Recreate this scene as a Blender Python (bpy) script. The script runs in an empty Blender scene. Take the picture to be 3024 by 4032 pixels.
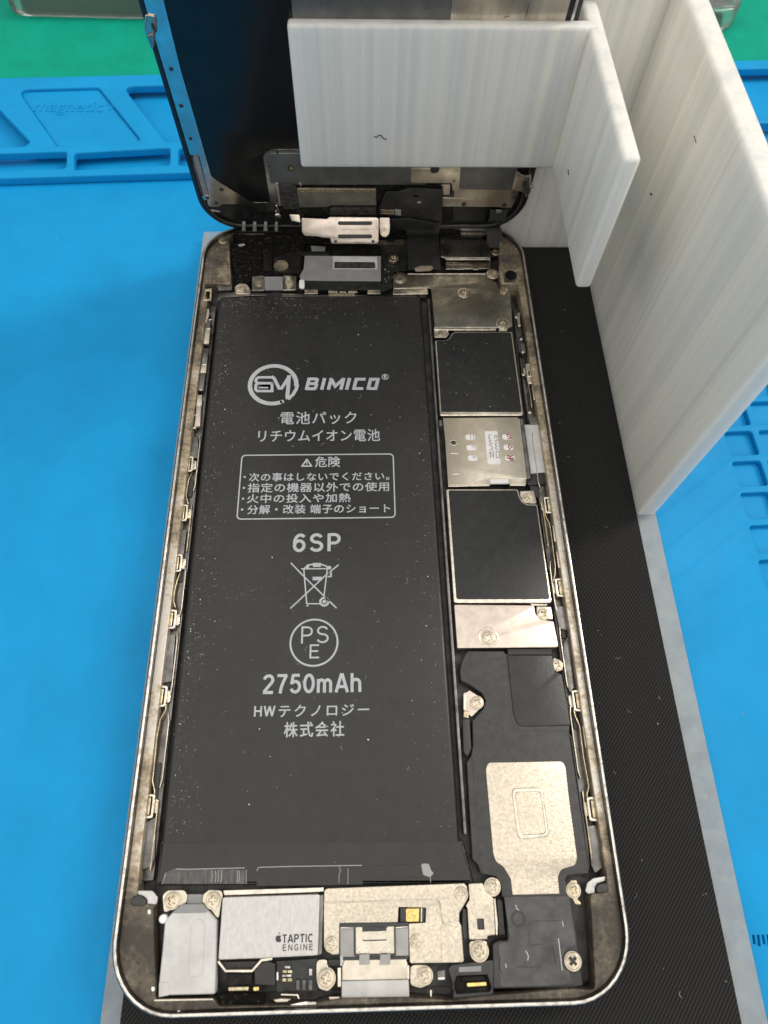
import bpy, bmesh, math, random
from mathutils import Vector, Matrix
R = math.radians
random.seed(7)
C = bpy.context.scene.collection
SC = bpy.context.scene
MM = 0.001
# ------------------------------------------------------------------ camera
CAM_POS = Vector((-0.483, -56.498, 118.238))            # millimetres, phone rim = z 0
CAM_ROT = (Matrix.Rotation(R(-3.623), 3, 'Z') @ Matrix.Rotation(R(25.933), 3, 'X') @ Matrix.Rotation(R(2.596), 3, 'Z'))
FPX = 2660.0
cd = bpy.data.cameras.new('camera'); cam = bpy.data.objects.new('camera', cd); C.objects.link(cam)
cam.matrix_world = Matrix.Translation(CAM_POS * MM) @ CAM_ROT.to_4x4()
cd.sensor_fit = 'VERTICAL'; cd.sensor_height = 36.0; cd.lens = FPX / 4032 * 36.0
cd.clip_start = 0.005; cd.clip_end = 20
cd.dof.use_dof = True; cd.dof.focus_distance = .135; cd.dof.aperture_fstop = 42
SC.camera = cam
# ------------------------------------------------------------------ world, lamps, exposure
W = bpy.data.worlds.new('World'); SC.world = W; W.use_nodes = True
nt = W.node_tree; bg = nt.nodes['Background']
tc = nt.nodes.new('ShaderNodeTexCoord'); sx = nt.nodes.new('ShaderNodeSeparateXYZ'); rp = nt.nodes.new('ShaderNodeValToRGB')
mr = nt.nodes.new('ShaderNodeMapRange'); mr.inputs[1].default_value = -1; mr.inputs[2].default_value = 1
nt.links.new(tc.outputs['Generated'], sx.inputs[0]); nt.links.new(sx.outputs['Z'], mr.inputs[0])
nt.links.new(mr.outputs[0], rp.inputs[0]); nt.links.new(rp.outputs[0], bg.inputs[0])
rp.color_ramp.elements[0].position = 0.48; rp.color_ramp.elements[0].color = (.10, .10, .10, 1)
rp.color_ramp.elements[1].position = 0.95; rp.color_ramp.elements[1].color = (.95, .93, .88, 1)
bg.inputs[1].default_value = 0.55

def lamp(name, loc, target, sx_, sy_, power, col):
    l = bpy.data.lights.new(name, 'AREA'); l.shape = 'RECTANGLE'; l.size = sx_; l.size_y = sy_; l.energy = power; l.color = col
    o = bpy.data.objects.new(name, l); C.objects.link(o); o.location = loc
    o.rotation_euler = (Vector(target) - Vector(loc)).to_track_quat('-Z', 'Y').to_euler()
    return o
lamp('ceiling_panel', (-.15, .1, 1.35), (-.1, 0, 0), 1.7, 1.7, 7.4, (1, .965, .90))
lamp('side_lamp', (-1.0, -.25, .75), (0, 0, 0), .6, 1.0, 2.2, (1, .96, .88))
lamp('bench_lamp', (.80, .34, .85), (.02, .02, 0), .25, .5, 6.0, (1, .95, .85))
lamp('front_fill', (.1, -1.1, .75), (0, 0, 0), .9, .4, 3.2, (1, .965, .90))  # added fill light, lightens the front faces and the wall
SC.view_settings.view_transform = 'Standard'; SC.view_settings.look = 'None'
SC.view_settings.exposure = 0.28; SC.view_settings.gamma = 1.0; SC.view_settings.use_curve_mapping = False
SC.cycles.max_bounces = 10; SC.cycles.transparent_max_bounces = 12

# ------------------------------------------------------------------ planes and measuring
class Plane:
    def __init__(s, o, u, v):
        s.o = Vector(o); s.u = Vector(u).normalized(); s.v = Vector(v).normalized(); s.n = s.u.cross(s.v)
    def pt(s, u, v, h=0): return s.o + s.u * u + s.v * v + s.n * h
PH = Plane((0, 0, 0), (1, 0, 0), (0, 1, 0))                        # the phone and everything flat
TL_ = 0.094
DP = Plane((0, 77.8, 0), (1, 0, 0), (0, -TL_, 1))                  # the standing screen
# regions in which the photograph was measured: x0, y0, scale
ZN = dict(TL=(0,0,1.0972),TR=(1512,0,1.0972),UL=(700,700,2.07375),UR=(1400,700,2.07375),LR=(600,1100,2.2125),
 TX1=(900,1350,2.212),TX2=(900,2050,2.212),R1=(1650,1100,2.765),R2=(1650,1850,2.37),R3=(1650,2500,2.07375),
 B1=(400,3250,1.8433),B2=(1200,3400,2.212),B3=(1750,3350,2.07375),L2=(450,2000,1.58),RR=(2000,1900,1.0371),F=(0,0,.5486),
 UD=(760,560,3.318),UM=(1140,640,2.5136),UE=(1650,640,3.318),ST=(1780,1620,4.74),TT=(1080,0,1.3598),WR=(2500,0,3.16),
 RM=(2700,1400,2.765),TG=(0,0,2.37),WB=(2400,1300,2.458),LD=(480,0,2.304),PX=(0,0,1.0))
def M(zone, pts, h=0.0, pl=PH):
    """where the sight line through a measured point meets the real plane, in that plane's millimetres"""
    x0, y0, s = ZN[zone]; out = []
    one = not hasattr(pts[0], '__len__')
    for x, y in ([pts] if one else pts):
        px, py = x0 + x / s, y0 + y / s
        d = CAM_ROT @ Vector(((px - 1512) / FPX, -(py - 2016) / FPX, -1))
        o = pl.o + pl.n * h
        t = (o - CAM_POS).dot(pl.n) / d.dot(pl.n)
        q = CAM_POS + d * t - o
        out.append((q.dot(pl.u), q.dot(pl.v)))
    return out[0] if one else out

# ------------------------------------------------------------------ materials
def mat(name, col, rough=.5, metal=0.0, n_scale=0, n_amt=.15, bump=0, b_scale=None, stretch=(1,1,1), col2=None, ramp=(.35,.65), spec=.5,
        r_var=0.0, sss=0.0, coat=0.0, trans=0.0, detail=4, dent=0.0, d_scale=70, smudge=0.0):
    m = bpy.data.materials.new(name); m.use_nodes = True; t = m.node_tree; p = t.nodes['Principled BSDF']
    p.inputs['Base Color'].default_value = (*col, 1); p.inputs['Roughness'].default_value = rough; p.inputs['Metallic'].default_value = metal
    p.inputs['Specular IOR Level'].default_value = spec
    if sss: p.inputs['Subsurface Weight'].default_value = sss; p.inputs['Subsurface Radius'].default_value = (.002, .002, .0018); p.inputs['Subsurface Scale'].default_value = 1.0
    if coat: p.inputs['Coat Weight'].default_value = coat; p.inputs['Coat Roughness'].default_value = .15
    if trans: p.inputs['Transmission Weight'].default_value = trans
    if n_scale or bump:
        tcn = t.nodes.new('ShaderNodeTexCoord'); mp = t.nodes.new('ShaderNodeMapping'); mp.inputs['Scale'].default_value = stretch
        t.links.new(tcn.outputs['Object'], mp.inputs[0])
    if n_scale:
        n = t.nodes.new('ShaderNodeTexNoise'); n.inputs['Scale'].default_value = n_scale; n.inputs['Detail'].default_value = detail; n.inputs['Roughness'].default_value = .62
        t.links.new(mp.outputs[0], n.inputs['Vector'])
        r = t.nodes.new('ShaderNodeValToRGB'); r.color_ramp.elements[0].position = ramp[0]; r.color_ramp.elements[1].position = ramp[1]
        c2 = col2 if col2 else tuple(c * (1 - n_amt * 2) for c in col)
        c1 = col if col2 else tuple(min(1, c * (1 + n_amt)) for c in col)
        r.color_ramp.elements[0].color = (*c2, 1); r.color_ramp.elements[1].color = (*c1, 1)
        t.links.new(n.outputs[0], r.inputs[0]); t.links.new(r.outputs[0], p.inputs['Base Color'])
        if r_var:
            q = t.nodes.new('ShaderNodeMapRange'); q.inputs[1].default_value = .3; q.inputs[2].default_value = .7
            q.inputs[3].default_value = rough + r_var; q.inputs[4].default_value = max(.03, rough - r_var)
            t.links.new(n.outputs[0], q.inputs[0]); t.links.new(q.outputs[0], p.inputs['Roughness'])
    if bump:
        n2 = t.nodes.new('ShaderNodeTexNoise'); n2.inputs['Scale'].default_value = b_scale or n_scale; n2.inputs['Detail'].default_value = 3
        t.links.new(mp.outputs[0], n2.inputs['Vector'])
        b = t.nodes.new('ShaderNodeBump'); b.inputs['Strength'].default_value = bump; b.inputs['Distance'].default_value = .0002
        t.links.new(n2.outputs[0], b.inputs['Height']); t.links.new(b.outputs[0], p.inputs['Normal'])
        if dent:
            n3 = t.nodes.new('ShaderNodeTexNoise'); n3.inputs['Scale'].default_value = d_scale; n3.inputs['Detail'].default_value = 2; n3.inputs['Distortion'].default_value = .6
            t.links.new(tcn.outputs['Object'], n3.inputs['Vector'])
            b2 = t.nodes.new('ShaderNodeBump'); b2.inputs['Strength'].default_value = dent; b2.inputs['Distance'].default_value = .001
            t.links.new(n3.outputs[0], b2.inputs['Height']); t.links.new(b2.outputs[0], b.inputs['Normal'])
        if smudge:
            n4 = t.nodes.new('ShaderNodeTexNoise'); n4.inputs['Scale'].default_value = d_scale*.8; n4.inputs['Detail'].default_value = 7; n4.inputs['Roughness'].default_value = .7
            t.links.new(tcn.outputs['Object'], n4.inputs['Vector'])
            q4 = t.nodes.new('ShaderNodeMapRange'); q4.inputs[1].default_value = .3; q4.inputs[2].default_value = .7; q4.inputs[3].default_value = max(.03, rough-smudge); q4.inputs[4].default_value = rough+smudge
            t.links.new(n4.outputs[0], q4.inputs[0]); t.links.new(q4.outputs[0], p.inputs['Roughness'])
    return m
K = {}
K['blue'] = mat('blue_silicone', (.003, .275, .61), .58, spec=.2, n_scale=55, n_amt=.045, bump=.12, b_scale=2600, detail=8, dent=.06, d_scale=22, smudge=.10)
K['green'] = mat('green_bench_mat', (.0, .30, .205), .6, spec=.14, n_scale=120, n_amt=.05, bump=.08, b_scale=2500)
K['alu'] = mat('scuffed_aluminium', (.20, .205, .215), .30, 1, n_scale=420, n_amt=.12, bump=.10, b_scale=2200, r_var=.1)
K['rim'] = mat('polished_rim_edge', (.70, .67, .62), .30, 1, n_scale=700, bump=.2, b_scale=1500, col2=(.26, .23, .19), ramp=(.28, .52), detail=7)
K['ledge'] = mat('dirty_adhesive_ledge', (.34, .285, .205), .62, .25, n_scale=330, bump=.5, b_scale=1500, col2=(.085, .068, .05), ramp=(.32, .66), detail=8)
K['floor'] = mat('dark_grey_midframe', (.10, .097, .095), .5, .5, n_scale=400, n_amt=.25, bump=.2, b_scale=1500)
K['frame'] = mat('grey_midframe_metal', (.20, .19, .185), .36, .9, n_scale=300, n_amt=.25, bump=.2, b_scale=1200)
K['steel'] = mat('nickel_shield', (.62, .565, .475), .33, 1, n_scale=600, n_amt=.06, bump=.08, b_scale=2400, r_var=.04)
K['steel2'] = mat('bright_nickel', (.74, .68, .585), .26, 1, n_scale=700, n_amt=.12, bump=.08, b_scale=2500)
K['pink'] = mat('rosy_nickel_shield', (.64, .555, .49), .38, 1, n_scale=500, n_amt=.06, bump=.12, b_scale=2800, r_var=.04)
K['speckle'] = mat('sandblasted_nickel', (.64, .57, .47), .38, 1, n_scale=2200, n_amt=.10, bump=.26, b_scale=3300, r_var=.05)
K['tarnish'] = mat('tarnished_shield', (.42, .395, .34), .27, 1, n_scale=180, n_amt=.22, bump=.08, b_scale=2000, r_var=.1)
K['taptic'] = mat('brushed_silver_cover', (.54, .525, .515), .42, 1, n_scale=2000, n_amt=.05, bump=.20, b_scale=2400, stretch=(1, .45, 1))
K['screw'] = mat('screw_steel', (.58, .51, .40), .28, 1, n_scale=900, n_amt=.2)
K['crevice_shade'] = mat('painted_crevice_shade', (.032, .026, .018), .6, .2)  # dark colour stands in for shade in screw recesses and crevices
K['glint'] = mat('painted_film_glint', (.30, .30, .29), .12, bump=.4, b_scale=1500)  # pale colour stands in for glints on the tape film
K['gold'] = mat('gold_contact', (.83, .60, .22), .28, 1, n_scale=900, n_amt=.15)
K['brass'] = mat('pale_gold_contact', (.62, .53, .36), .34, 1, n_scale=900, n_amt=.2)
K['film'] = mat('black_pad_film', (.014, .0145, .016), .42, n_scale=700, n_amt=.2, bump=.12, b_scale=3000, dent=.08, d_scale=90, smudge=.08)
K['batt'] = mat('black_battery_wrap', (.019, .0188, .0182), .36, spec=.42, n_scale=500, n_amt=.08, bump=.10, b_scale=2600, dent=.16, d_scale=70, smudge=.10)
K['print'] = mat('grey_ink', (.40, .415, .45), .5, n_scale=900, n_amt=.05)
K['tape'] = mat('black_tape', (.015, .015, .0145), .27, n_scale=400, n_amt=.1, bump=.15, b_scale=1500, dent=.3, d_scale=130, smudge=.12)
K['clear'] = mat('clear_tape', (.075, .075, .072), .12, n_scale=900, n_amt=.3, bump=.35, b_scale=500, stretch=(2, .4, 1), dent=.5, d_scale=400)
K['plast'] = mat('black_speaker_plastic', (.038, .0365, .037), .45, n_scale=800, n_amt=.15, bump=.2, b_scale=3000)
K['filmgrey'] = mat('smoky_grey_film', (.075, .074, .077), .30, n_scale=250, n_amt=.25, bump=.25, b_scale=700, r_var=.06)
K['rubber'] = mat('black_foam', (.085, .073, .055), .9, n_scale=1500, spec=.12, bump=1.0, b_scale=1300, col2=(.0055, .0052, .0048), ramp=(.55, .76), dent=.5, d_scale=260, detail=8)
K['dirt'] = mat('dusty_black_flex', (.05, .043, .033), .7, n_scale=600, spec=.25, bump=.6, b_scale=1300, col2=(.0075, .007, .0065), ramp=(.52, .82), detail=8)
K['flex'] = mat('black_flex_cable', (.019, .0185, .0185), .36, n_scale=350, n_amt=.2, bump=.12, b_scale=1400)
K['grey'] = mat('grey_plastic', (.56, .555, .55), .5, n_scale=300, n_amt=.07, bump=.12, b_scale=2200)
K['cheek'] = mat('mid_grey_plastic', (.34, .335, .33), .42, n_scale=300, n_amt=.08)
K['grey2'] = mat('grey_tape', (.26, .26, .265), .45, n_scale=300, n_amt=.06)
K['pcb'] = mat('dark_circuit_board', (.014, .015, .014), .4, n_scale=900, n_amt=.4, bump=.5, b_scale=1500)
K['solder'] = mat('solder_tin', (.70, .66, .62), .3, 1, n_scale=900, n_amt=.3)
K['white_ink'] = mat('white_label', (.86, .84, .85), .5, n_scale=500, n_amt=.04)
K['red_ink'] = mat('red_ink', (.32, .03, .02), .5)
K['dark_ink'] = mat('dark_grey_ink', (.035, .035, .038), .5)
K['pale_ink'] = mat('etched_grey', (.30, .28, .27), .5)
K['lcdfoil'] = mat('black_display_foil', (.007, .0073, .0078), .24, n_scale=300, n_amt=.15, bump=.03, b_scale=1500, r_var=.02, spec=.4)
K['lcdrail'] = mat('silver_display_rail', (.66, .655, .63), .20, 1, n_scale=300, n_amt=.10, bump=.06, b_scale=900, r_var=.06)
K['lcdplate'] = mat('champagne_display_plate', (.60, .545, .455), .30, 1, n_scale=250, n_amt=.16, bump=.06, b_scale=900, stretch=(1, 1, .3))
K['lcdgrey'] = mat('grey_display_shield', (.17, .168, .16), .42, .55, n_scale=300, n_amt=.10, bump=.05, b_scale=1200)
K['bezel'] = mat('black_display_bezel', (.010, .010, .010), .38, n_scale=500, n_amt=.3, bump=.2, b_scale=1500)
K['sponge'] = mat('dark_conductive_sponge', (.05, .047, .042), .8, n_scale=1100, bump=1.0, b_scale=1100, col2=(.012, .011, .010), ramp=(.35, .6))
K['chip'] = mat('greenish_grey_connector_pad', (.25, .245, .20), .36, .6, n_scale=400, n_amt=.12)
K['lining'] = mat('dark_grey_lining', (.055, .058, .055), .5, n_scale=60, n_amt=.3)
K['fluff'] = mat('pale_dust', (.46, .42, .36), .8, n_scale=3000, n_amt=.4)
K['hair'] = mat('dark_fibre', (.02, .018, .016), .5)

def ledge_mat():
    m = bpy.data.materials.new('dirty_metal_ledge'); m.use_nodes = True; t = m.node_tree; p = t.nodes['Principled BSDF']
    L = t.links.new; N = t.nodes.new
    c = N('ShaderNodeTexCoord'); n = N('ShaderNodeTexNoise'); n.inputs['Scale'].default_value = 1300; n.inputs['Detail'].default_value = 9; n.inputs['Roughness'].default_value = .7; L(c.outputs['Object'], n.inputs['Vector'])
    n1 = N('ShaderNodeTexNoise'); n1.inputs['Scale'].default_value = 150; n1.inputs['Detail'].default_value = 5; L(c.outputs['Object'], n1.inputs['Vector'])
    sp = N('ShaderNodeSeparateXYZ'); L(c.outputs['Object'], sp.inputs[0])
    # grime is thick at both ends of the body and thin along the lower sides
    cv = N('ShaderNodeValToRGB'); e = cv.color_ramp.elements; mrn = N('ShaderNodeMapRange'); mrn.inputs[1].default_value = -.08; mrn.inputs[2].default_value = .08; L(sp.outputs['Y'], mrn.inputs[0]); L(mrn.outputs[0], cv.inputs[0])
    e[0].position = .07; e[0].color = (1.02,)*3 + (1,); e[1].position = .96; e[1].color = (.80,)*3 + (1,)
    for q, v in ((.12, .80), (.17, .22), (.45, .28), (.60, .48), (.85, .60)): x = e.new(q); x.color = (v,)*3 + (1,)
    a = N('ShaderNodeMath'); a.operation = 'MULTIPLY_ADD'; a.inputs[1].default_value = 1.35; L(n.outputs[0], a.inputs[0]); L(cv.outputs[0], a.inputs[2])
    b_ = N('ShaderNodeMath'); b_.operation = 'MULTIPLY_ADD'; b_.inputs[1].default_value = 1.7; L(n1.outputs[0], b_.inputs[0]); L(a.outputs[0], b_.inputs[2])
    r = N('ShaderNodeValToRGB'); e = r.color_ramp.elements; e[0].position = 0; e[0].color = (.62, .59, .55, 1); e[1].position = 1; e[1].color = (.045, .036, .027, 1)
    for q, col in ((.34, (.60, .55, .48)), (.46, (.44, .36, .26)), (.58, (.29, .235, .16)), (.72, (.13, .108, .08))): x = e.new(q); x.color = (*col, 1)
    mr2 = N('ShaderNodeMapRange'); mr2.inputs[1].default_value = 1.2; mr2.inputs[2].default_value = 2.7; L(b_.outputs[0], mr2.inputs[0]); L(mr2.outputs[0], r.inputs[0]); L(r.outputs[0], p.inputs['Base Color'])
    mt = N('ShaderNodeMapRange'); mt.inputs[1].default_value = .3; mt.inputs[2].default_value = .6; mt.inputs[3].default_value = .9; mt.inputs[4].default_value = .12; L(mr2.outputs[0], mt.inputs[0]); L(mt.outputs[0], p.inputs['Metallic'])
    p.inputs['Roughness'].default_value = .48
    b = N('ShaderNodeBump'); b.inputs['Strength'].default_value = .5; b.inputs['Distance'].default_value = .00025; L(n.outputs[0], b.inputs['Height']); L(b.outputs[0], p.inputs['Normal'])
    return m
K['ledge'] = ledge_mat()

def printed_white(thin=0.0):
    m = bpy.data.materials.new('white_printed_plastic'); m.use_nodes = True; t = m.node_tree; p = t.nodes['Principled BSDF']
    L = t.links.new; N = t.nodes.new
    p.inputs['Roughness'].default_value = .42
    if thin: p.inputs['Transmission Weight'].default_value = thin; p.inputs['IOR'].default_value = 1.15
    p.inputs['Subsurface Weight'].default_value = .45; p.inputs['Subsurface Radius'].default_value = (.008, .0075, .0065); p.inputs['Subsurface Scale'].default_value = 1
    c = N('ShaderNodeTexCoord'); mp = N('ShaderNodeMapping'); mp.inputs['Scale'].default_value = (1, 1, .003); L(c.outputs['Object'], mp.inputs[0])
    n = N('ShaderNodeTexNoise'); n.inputs['Scale'].default_value = 240; n.inputs['Detail'].default_value = 6; n.inputs['Roughness'].default_value = .66; L(mp.outputs[0], n.inputs['Vector'])
    r = N('ShaderNodeValToRGB'); r.color_ramp.elements[0].position = .38; r.color_ramp.elements[1].position = .64
    r.color_ramp.elements[0].color = (.69, .685, .67, 1); r.color_ramp.elements[1].color = (.86, .83, .765, 1); e = r.color_ramp.elements.new(.52); e.color = (.795, .78, .735, 1)
    L(n.outputs[0], r.inputs[0])
    ns = N('ShaderNodeTexNoise'); ns.inputs['Scale'].default_value = 420; ns.inputs['Detail'].default_value = 2; L(mp.outputs[0], ns.inputs['Vector'])
    rs = N('ShaderNodeValToRGB'); rs.color_ramp.elements[0].position = .58; rs.color_ramp.elements[1].position = .70; rs.color_ramp.elements[1].color = (.8, .8, .8, 1); L(ns.outputs[0], rs.inputs[0])
    mx = N('ShaderNodeMix'); mx.data_type = 'RGBA'; mx.inputs['B'].default_value = (.90, .85, .75, 1); L(rs.outputs[0], mx.inputs['Factor']); L(r.outputs[0], mx.inputs['A'])
    L(mx.outputs['Result'], p.inputs['Base Color'])
    mp2 = N('ShaderNodeMapping'); mp2.inputs['Scale'].default_value = (1, 1, .22); L(c.outputs['Object'], mp2.inputs[0])
    n2 = N('ShaderNodeTexNoise'); n2.inputs['Scale'].default_value = 2100; n2.inputs['Detail'].default_value = 3; L(mp2.outputs[0], n2.inputs['Vector'])
    ad = N('ShaderNodeMath'); ad.operation = 'MULTIPLY_ADD'; ad.inputs[1].default_value = 1.4; L(n.outputs[0], ad.inputs[0]); L(n2.outputs[0], ad.inputs[2])
    b = N('ShaderNodeBump'); b.inputs['Strength'].default_value = .30; b.inputs['Distance'].default_value = .0003
    L(ad.outputs[0], b.inputs['Height']); L(b.outputs[0], p.inputs['Normal'])
    return m
K['white'] = printed_white(); K['thinwhite'] = printed_white(.72)

def woven_black():
    m = bpy.data.materials.new('black_woven_sheet'); m.use_nodes = True; t = m.node_tree; p = t.nodes['Principled BSDF']
    L = t.links.new; N = t.nodes.new
    c = N('ShaderNodeTexCoord'); mp = N('ShaderNodeMapping'); mp.inputs['Rotation'].default_value = (0, 0, R(38)); L(c.outputs['Object'], mp.inputs[0])
    ws = []
    for ax in ('X', 'Y'):
        w = N('ShaderNodeTexWave'); w.bands_direction = ax; w.inputs['Scale'].default_value = 620 if ax == 'X' else 560; w.inputs['Distortion'].default_value = .35
        w.inputs['Detail'].default_value = 1; w.inputs['Detail Scale'].default_value = 1.5
        L(mp.outputs[0], w.inputs[0]); ws.append(w)
    mu = N('ShaderNodeMath'); mu.operation = 'MULTIPLY'; L(ws[0].outputs[1], mu.inputs[0]); hm_ = N('ShaderNodeMapRange'); hm_.inputs[3].default_value = .42; L(ws[1].outputs[1], hm_.inputs[0]); L(hm_.outputs[0], mu.inputs[1])
    n = N('ShaderNodeTexNoise'); n.inputs['Scale'].default_value = 90; n.inputs['Detail'].default_value = 4; L(c.outputs['Object'], n.inputs['Vector'])
    r = N('ShaderNodeValToRGB'); r.color_ramp.elements[0].color = (.005, .005, .0055, 1); r.color_ramp.elements[1].color = (.034, .033, .033, 1)
    r.color_ramp.elements[0].position = .12; r.color_ramp.elements[1].position = .7
    L(mu.outputs[0], r.inputs[0]); L(r.outputs[0], p.inputs['Base Color'])
    p.inputs['Specular IOR Level'].default_value = .22
    q = N('ShaderNodeMapRange'); q.inputs[3].default_value = .5; q.inputs[4].default_value = .7; L(n.outputs[0], q.inputs[0]); L(q.outputs[0], p.inputs['Roughness'])
    b = N('ShaderNodeBump'); b.inputs['Strength'].default_value = .8; b.inputs['Distance'].default_value = .00025; L(mu.outputs[0], b.inputs['Height']); L(b.outputs[0], p.inputs['Normal'])
    return m
K['weave'] = woven_black()
def clear_plastic():
    m = bpy.data.materials.new('clear_plastic'); m.use_nodes = True; p = m.node_tree.nodes['Principled BSDF']
    p.inputs['Base Color'].default_value = (.86, .90, .88, 1); p.inputs['Roughness'].default_value = .08; p.inputs['IOR'].default_value = 1.45; p.inputs['Transmission Weight'].default_value = .92
    return m
K['acryl'] = clear_plastic()

# ------------------------------------------------------------------ mesh tools (millimetres in a plane)
def rrect(x0, y0, x1, y1, r=.5, n=5):
    P = []
    for cx, cy, a in ((x1-r, y1-r, 0), (x0+r, y1-r, 90), (x0+r, y0+r, 180), (x1-r, y0+r, 270)):
        for k in range(n+1): P.append((cx + r*math.cos(R(a+90*k/n)), cy + r*math.sin(R(a+90*k/n))))
    return P
def fil(poly, r, n=4):
    """round the corners of a polygon; r one radius or one per corner"""
    out = []; N = len(poly)
    for i, b in enumerate(poly):
        rr = r[i] if hasattr(r, '__len__') else r
        a = Vector(poly[i-1]); c = Vector(poly[(i+1) % N]); b = Vector(b)
        d1 = a-b; d2 = c-b; l1 = d1.length; l2 = d2.length
        if rr <= 0 or l1 < 1e-6 or l2 < 1e-6: out.append(tuple(b)); continue
        d1 /= l1; d2 /= l2; ang = math.acos(max(-1, min(1, d1.dot(d2))))
        if ang > R(176) or ang < R(4): out.append(tuple(b)); continue
        t = min(rr / math.tan(ang/2), l1*.48, l2*.48)
        p0 = b + d1*t; p2 = b + d2*t
        for k in range(n+1):
            s = k/n; out.append(tuple(p0*(1-s)**2 + b*2*s*(1-s) + p2*s*s))
    return out
def circ(cx, cy, r, n=28): return [(cx + r*math.cos(2*math.pi*k/n), cy + r*math.sin(2*math.pi*k/n)) for k in range(n)]
def stroke(pts, w):
    """outline of an open line of width w"""
    p = [Vector(q) for q in pts]; Ls = []; Rs = []
    for i in range(len(p)):
        d0 = (p[i]-p[i-1]).normalized() if i else (p[1]-p[0]).normalized()
        d1 = (p[i+1]-p[i]).normalized() if i < len(p)-1 else d0
        n0 = Vector((-d0.y, d0.x)); n1 = Vector((-d1.y, d1.x)); m = (n0+n1)
        m = m.normalized() if m.length > 1e-6 else n0
        k = w/2/max(.45, m.dot(n0)); Ls.append(tuple(p[i]+m*k)); Rs.append(tuple(p[i]-m*k))
    return Ls + Rs[::-1]
def curve_to_mesh(cu):
    o = bpy.data.objects.new('tmp', cu); me = bpy.data.meshes.new_from_object(o)
    bpy.data.objects.remove(o); bpy.data.curves.remove(cu)
    return me
def plate_mesh(loops, top, thick, bevel=0.0, seg=2):
    """flat plate (holes allowed) with its upper face at height top"""
    cu = bpy.data.curves.new('c', 'CURVE'); cu.dimensions = '2D'; cu.fill_mode = 'BOTH'
    b = min(bevel, thick*.45)
    cu.extrude = thick/2 - b; cu.bevel_depth = b; cu.bevel_resolution = seg; cu.offset = -b
    for lp in loops:
        s = cu.splines.new('POLY'); s.points.add(len(lp)-1); s.use_cyclic_u = True
        for q, (x, y) in zip(s.points, lp): q.co = (x, y, 0, 1)
    me = curve_to_mesh(cu)
    me.transform(Matrix.Translation((0, 0, top - thick/2)))
    return me
FONT = None
def text_mesh(s, bold=0.0, shear=0.0, spacing=1.0):
    cu = bpy.data.curves.new('t', 'FONT'); cu.body = s; cu.size = 1; cu.extrude = 0; cu.offset = bold; cu.shear = shear; cu.fill_mode = 'BOTH'
    cu.space_character = spacing; cu.resolution_u = 3
    return curve_to_mesh(cu)
def merge(meshes):
    bm = bmesh.new()
    for me in meshes:
        bm.from_mesh(me); bpy.data.meshes.remove(me)
    me = bpy.data.meshes.new('m'); bm.to_mesh(me); bm.free(); return me
def wloc(o):
    v = Vector((0, 0, 0))
    while o: v += o.location; o = o.parent
    return v
def link(name, me, material, parent=None, pl=None, smooth=35, weld=True):
    """link a mesh given in a plane's millimetres (or world millimetres) as one object"""
    if weld:
        bm = bmesh.new(); bm.from_mesh(me); bmesh.ops.remove_doubles(bm, verts=bm.verts, dist=.0008)
        bmesh.ops.recalc_face_normals(bm, faces=bm.faces); bm.to_mesh(me); bm.free()
    if pl:
        T = Matrix((( pl.u.x, pl.v.x, pl.n.x, pl.o.x), (pl.u.y, pl.v.y, pl.n.y, pl.o.y), (pl.u.z, pl.v.z, pl.n.z, pl.o.z), (0, 0, 0, 1)))
        me.transform(T)
    off = wloc(parent) if parent else Vector((0, 0, 0))
    me.transform(Matrix.Translation(-off) @ Matrix.Scale(MM, 4))
    me.materials.clear()
    for m in (material if isinstance(material, (list, tuple)) else [material]): me.materials.append(K[m])
    for p in me.polygons: p.use_smooth = True
    if smooth: me.set_sharp_from_angle(angle=R(smooth))
    me.name = name
    o = bpy.data.objects.new(name, me); C.objects.link(o)
    if parent: o.parent = parent
    return o
PK = [0]
def plate(name, loops, top, thick, m, parent, bevel=.06, pl=PH, seg=2):
    PK[0] += 1; top += (PK[0] % 17)*.0012       # no two faces in one plane
    if not isinstance(loops[0][0], (list, tuple)): loops = [loops]
    return link(name, plate_mesh(loops, top, thick, bevel, seg), m, parent, pl)
def thing(name, label, cat, loc=(0, 0, 0), group=None):
    o = bpy.data.objects.new(name, None); C.objects.link(o); o.location = Vector(loc) * MM
    o.empty_display_size = .005; tag(o, label, cat, group); return o
def tag(o, label, cat, group=None):
    o['label'] = label; o['category'] = cat
    if group: o['group'] = group
    return o
def strip_mesh(path, width_dir, width, thick):
    """a ribbon following path (world mm points), width along width_dir"""
    bm = bmesh.new(); w = Vector(width_dir).normalized()*width/2; rows = []
    P = [Vector(p) for p in path]
    for i, p in enumerate(P):
        d = (P[min(i+1, len(P)-1)] - P[max(i-1, 0)]).normalized(); n = d.cross(w).normalized()*thick/2
        rows.append([bm.verts.new(q) for q in (p-w-n, p+w-n, p+w+n, p-w+n)])
    for a, b in zip(rows, rows[1:]):
        for k in range(4): bm.faces.new((a[k], a[(k+1) % 4], b[(k+1) % 4], b[k]))
    bm.faces.new(rows[0]); bm.faces.new(rows[-1][::-1])
    me = bpy.data.meshes.new('s'); bm.to_mesh(me); bm.free(); return me
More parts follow.
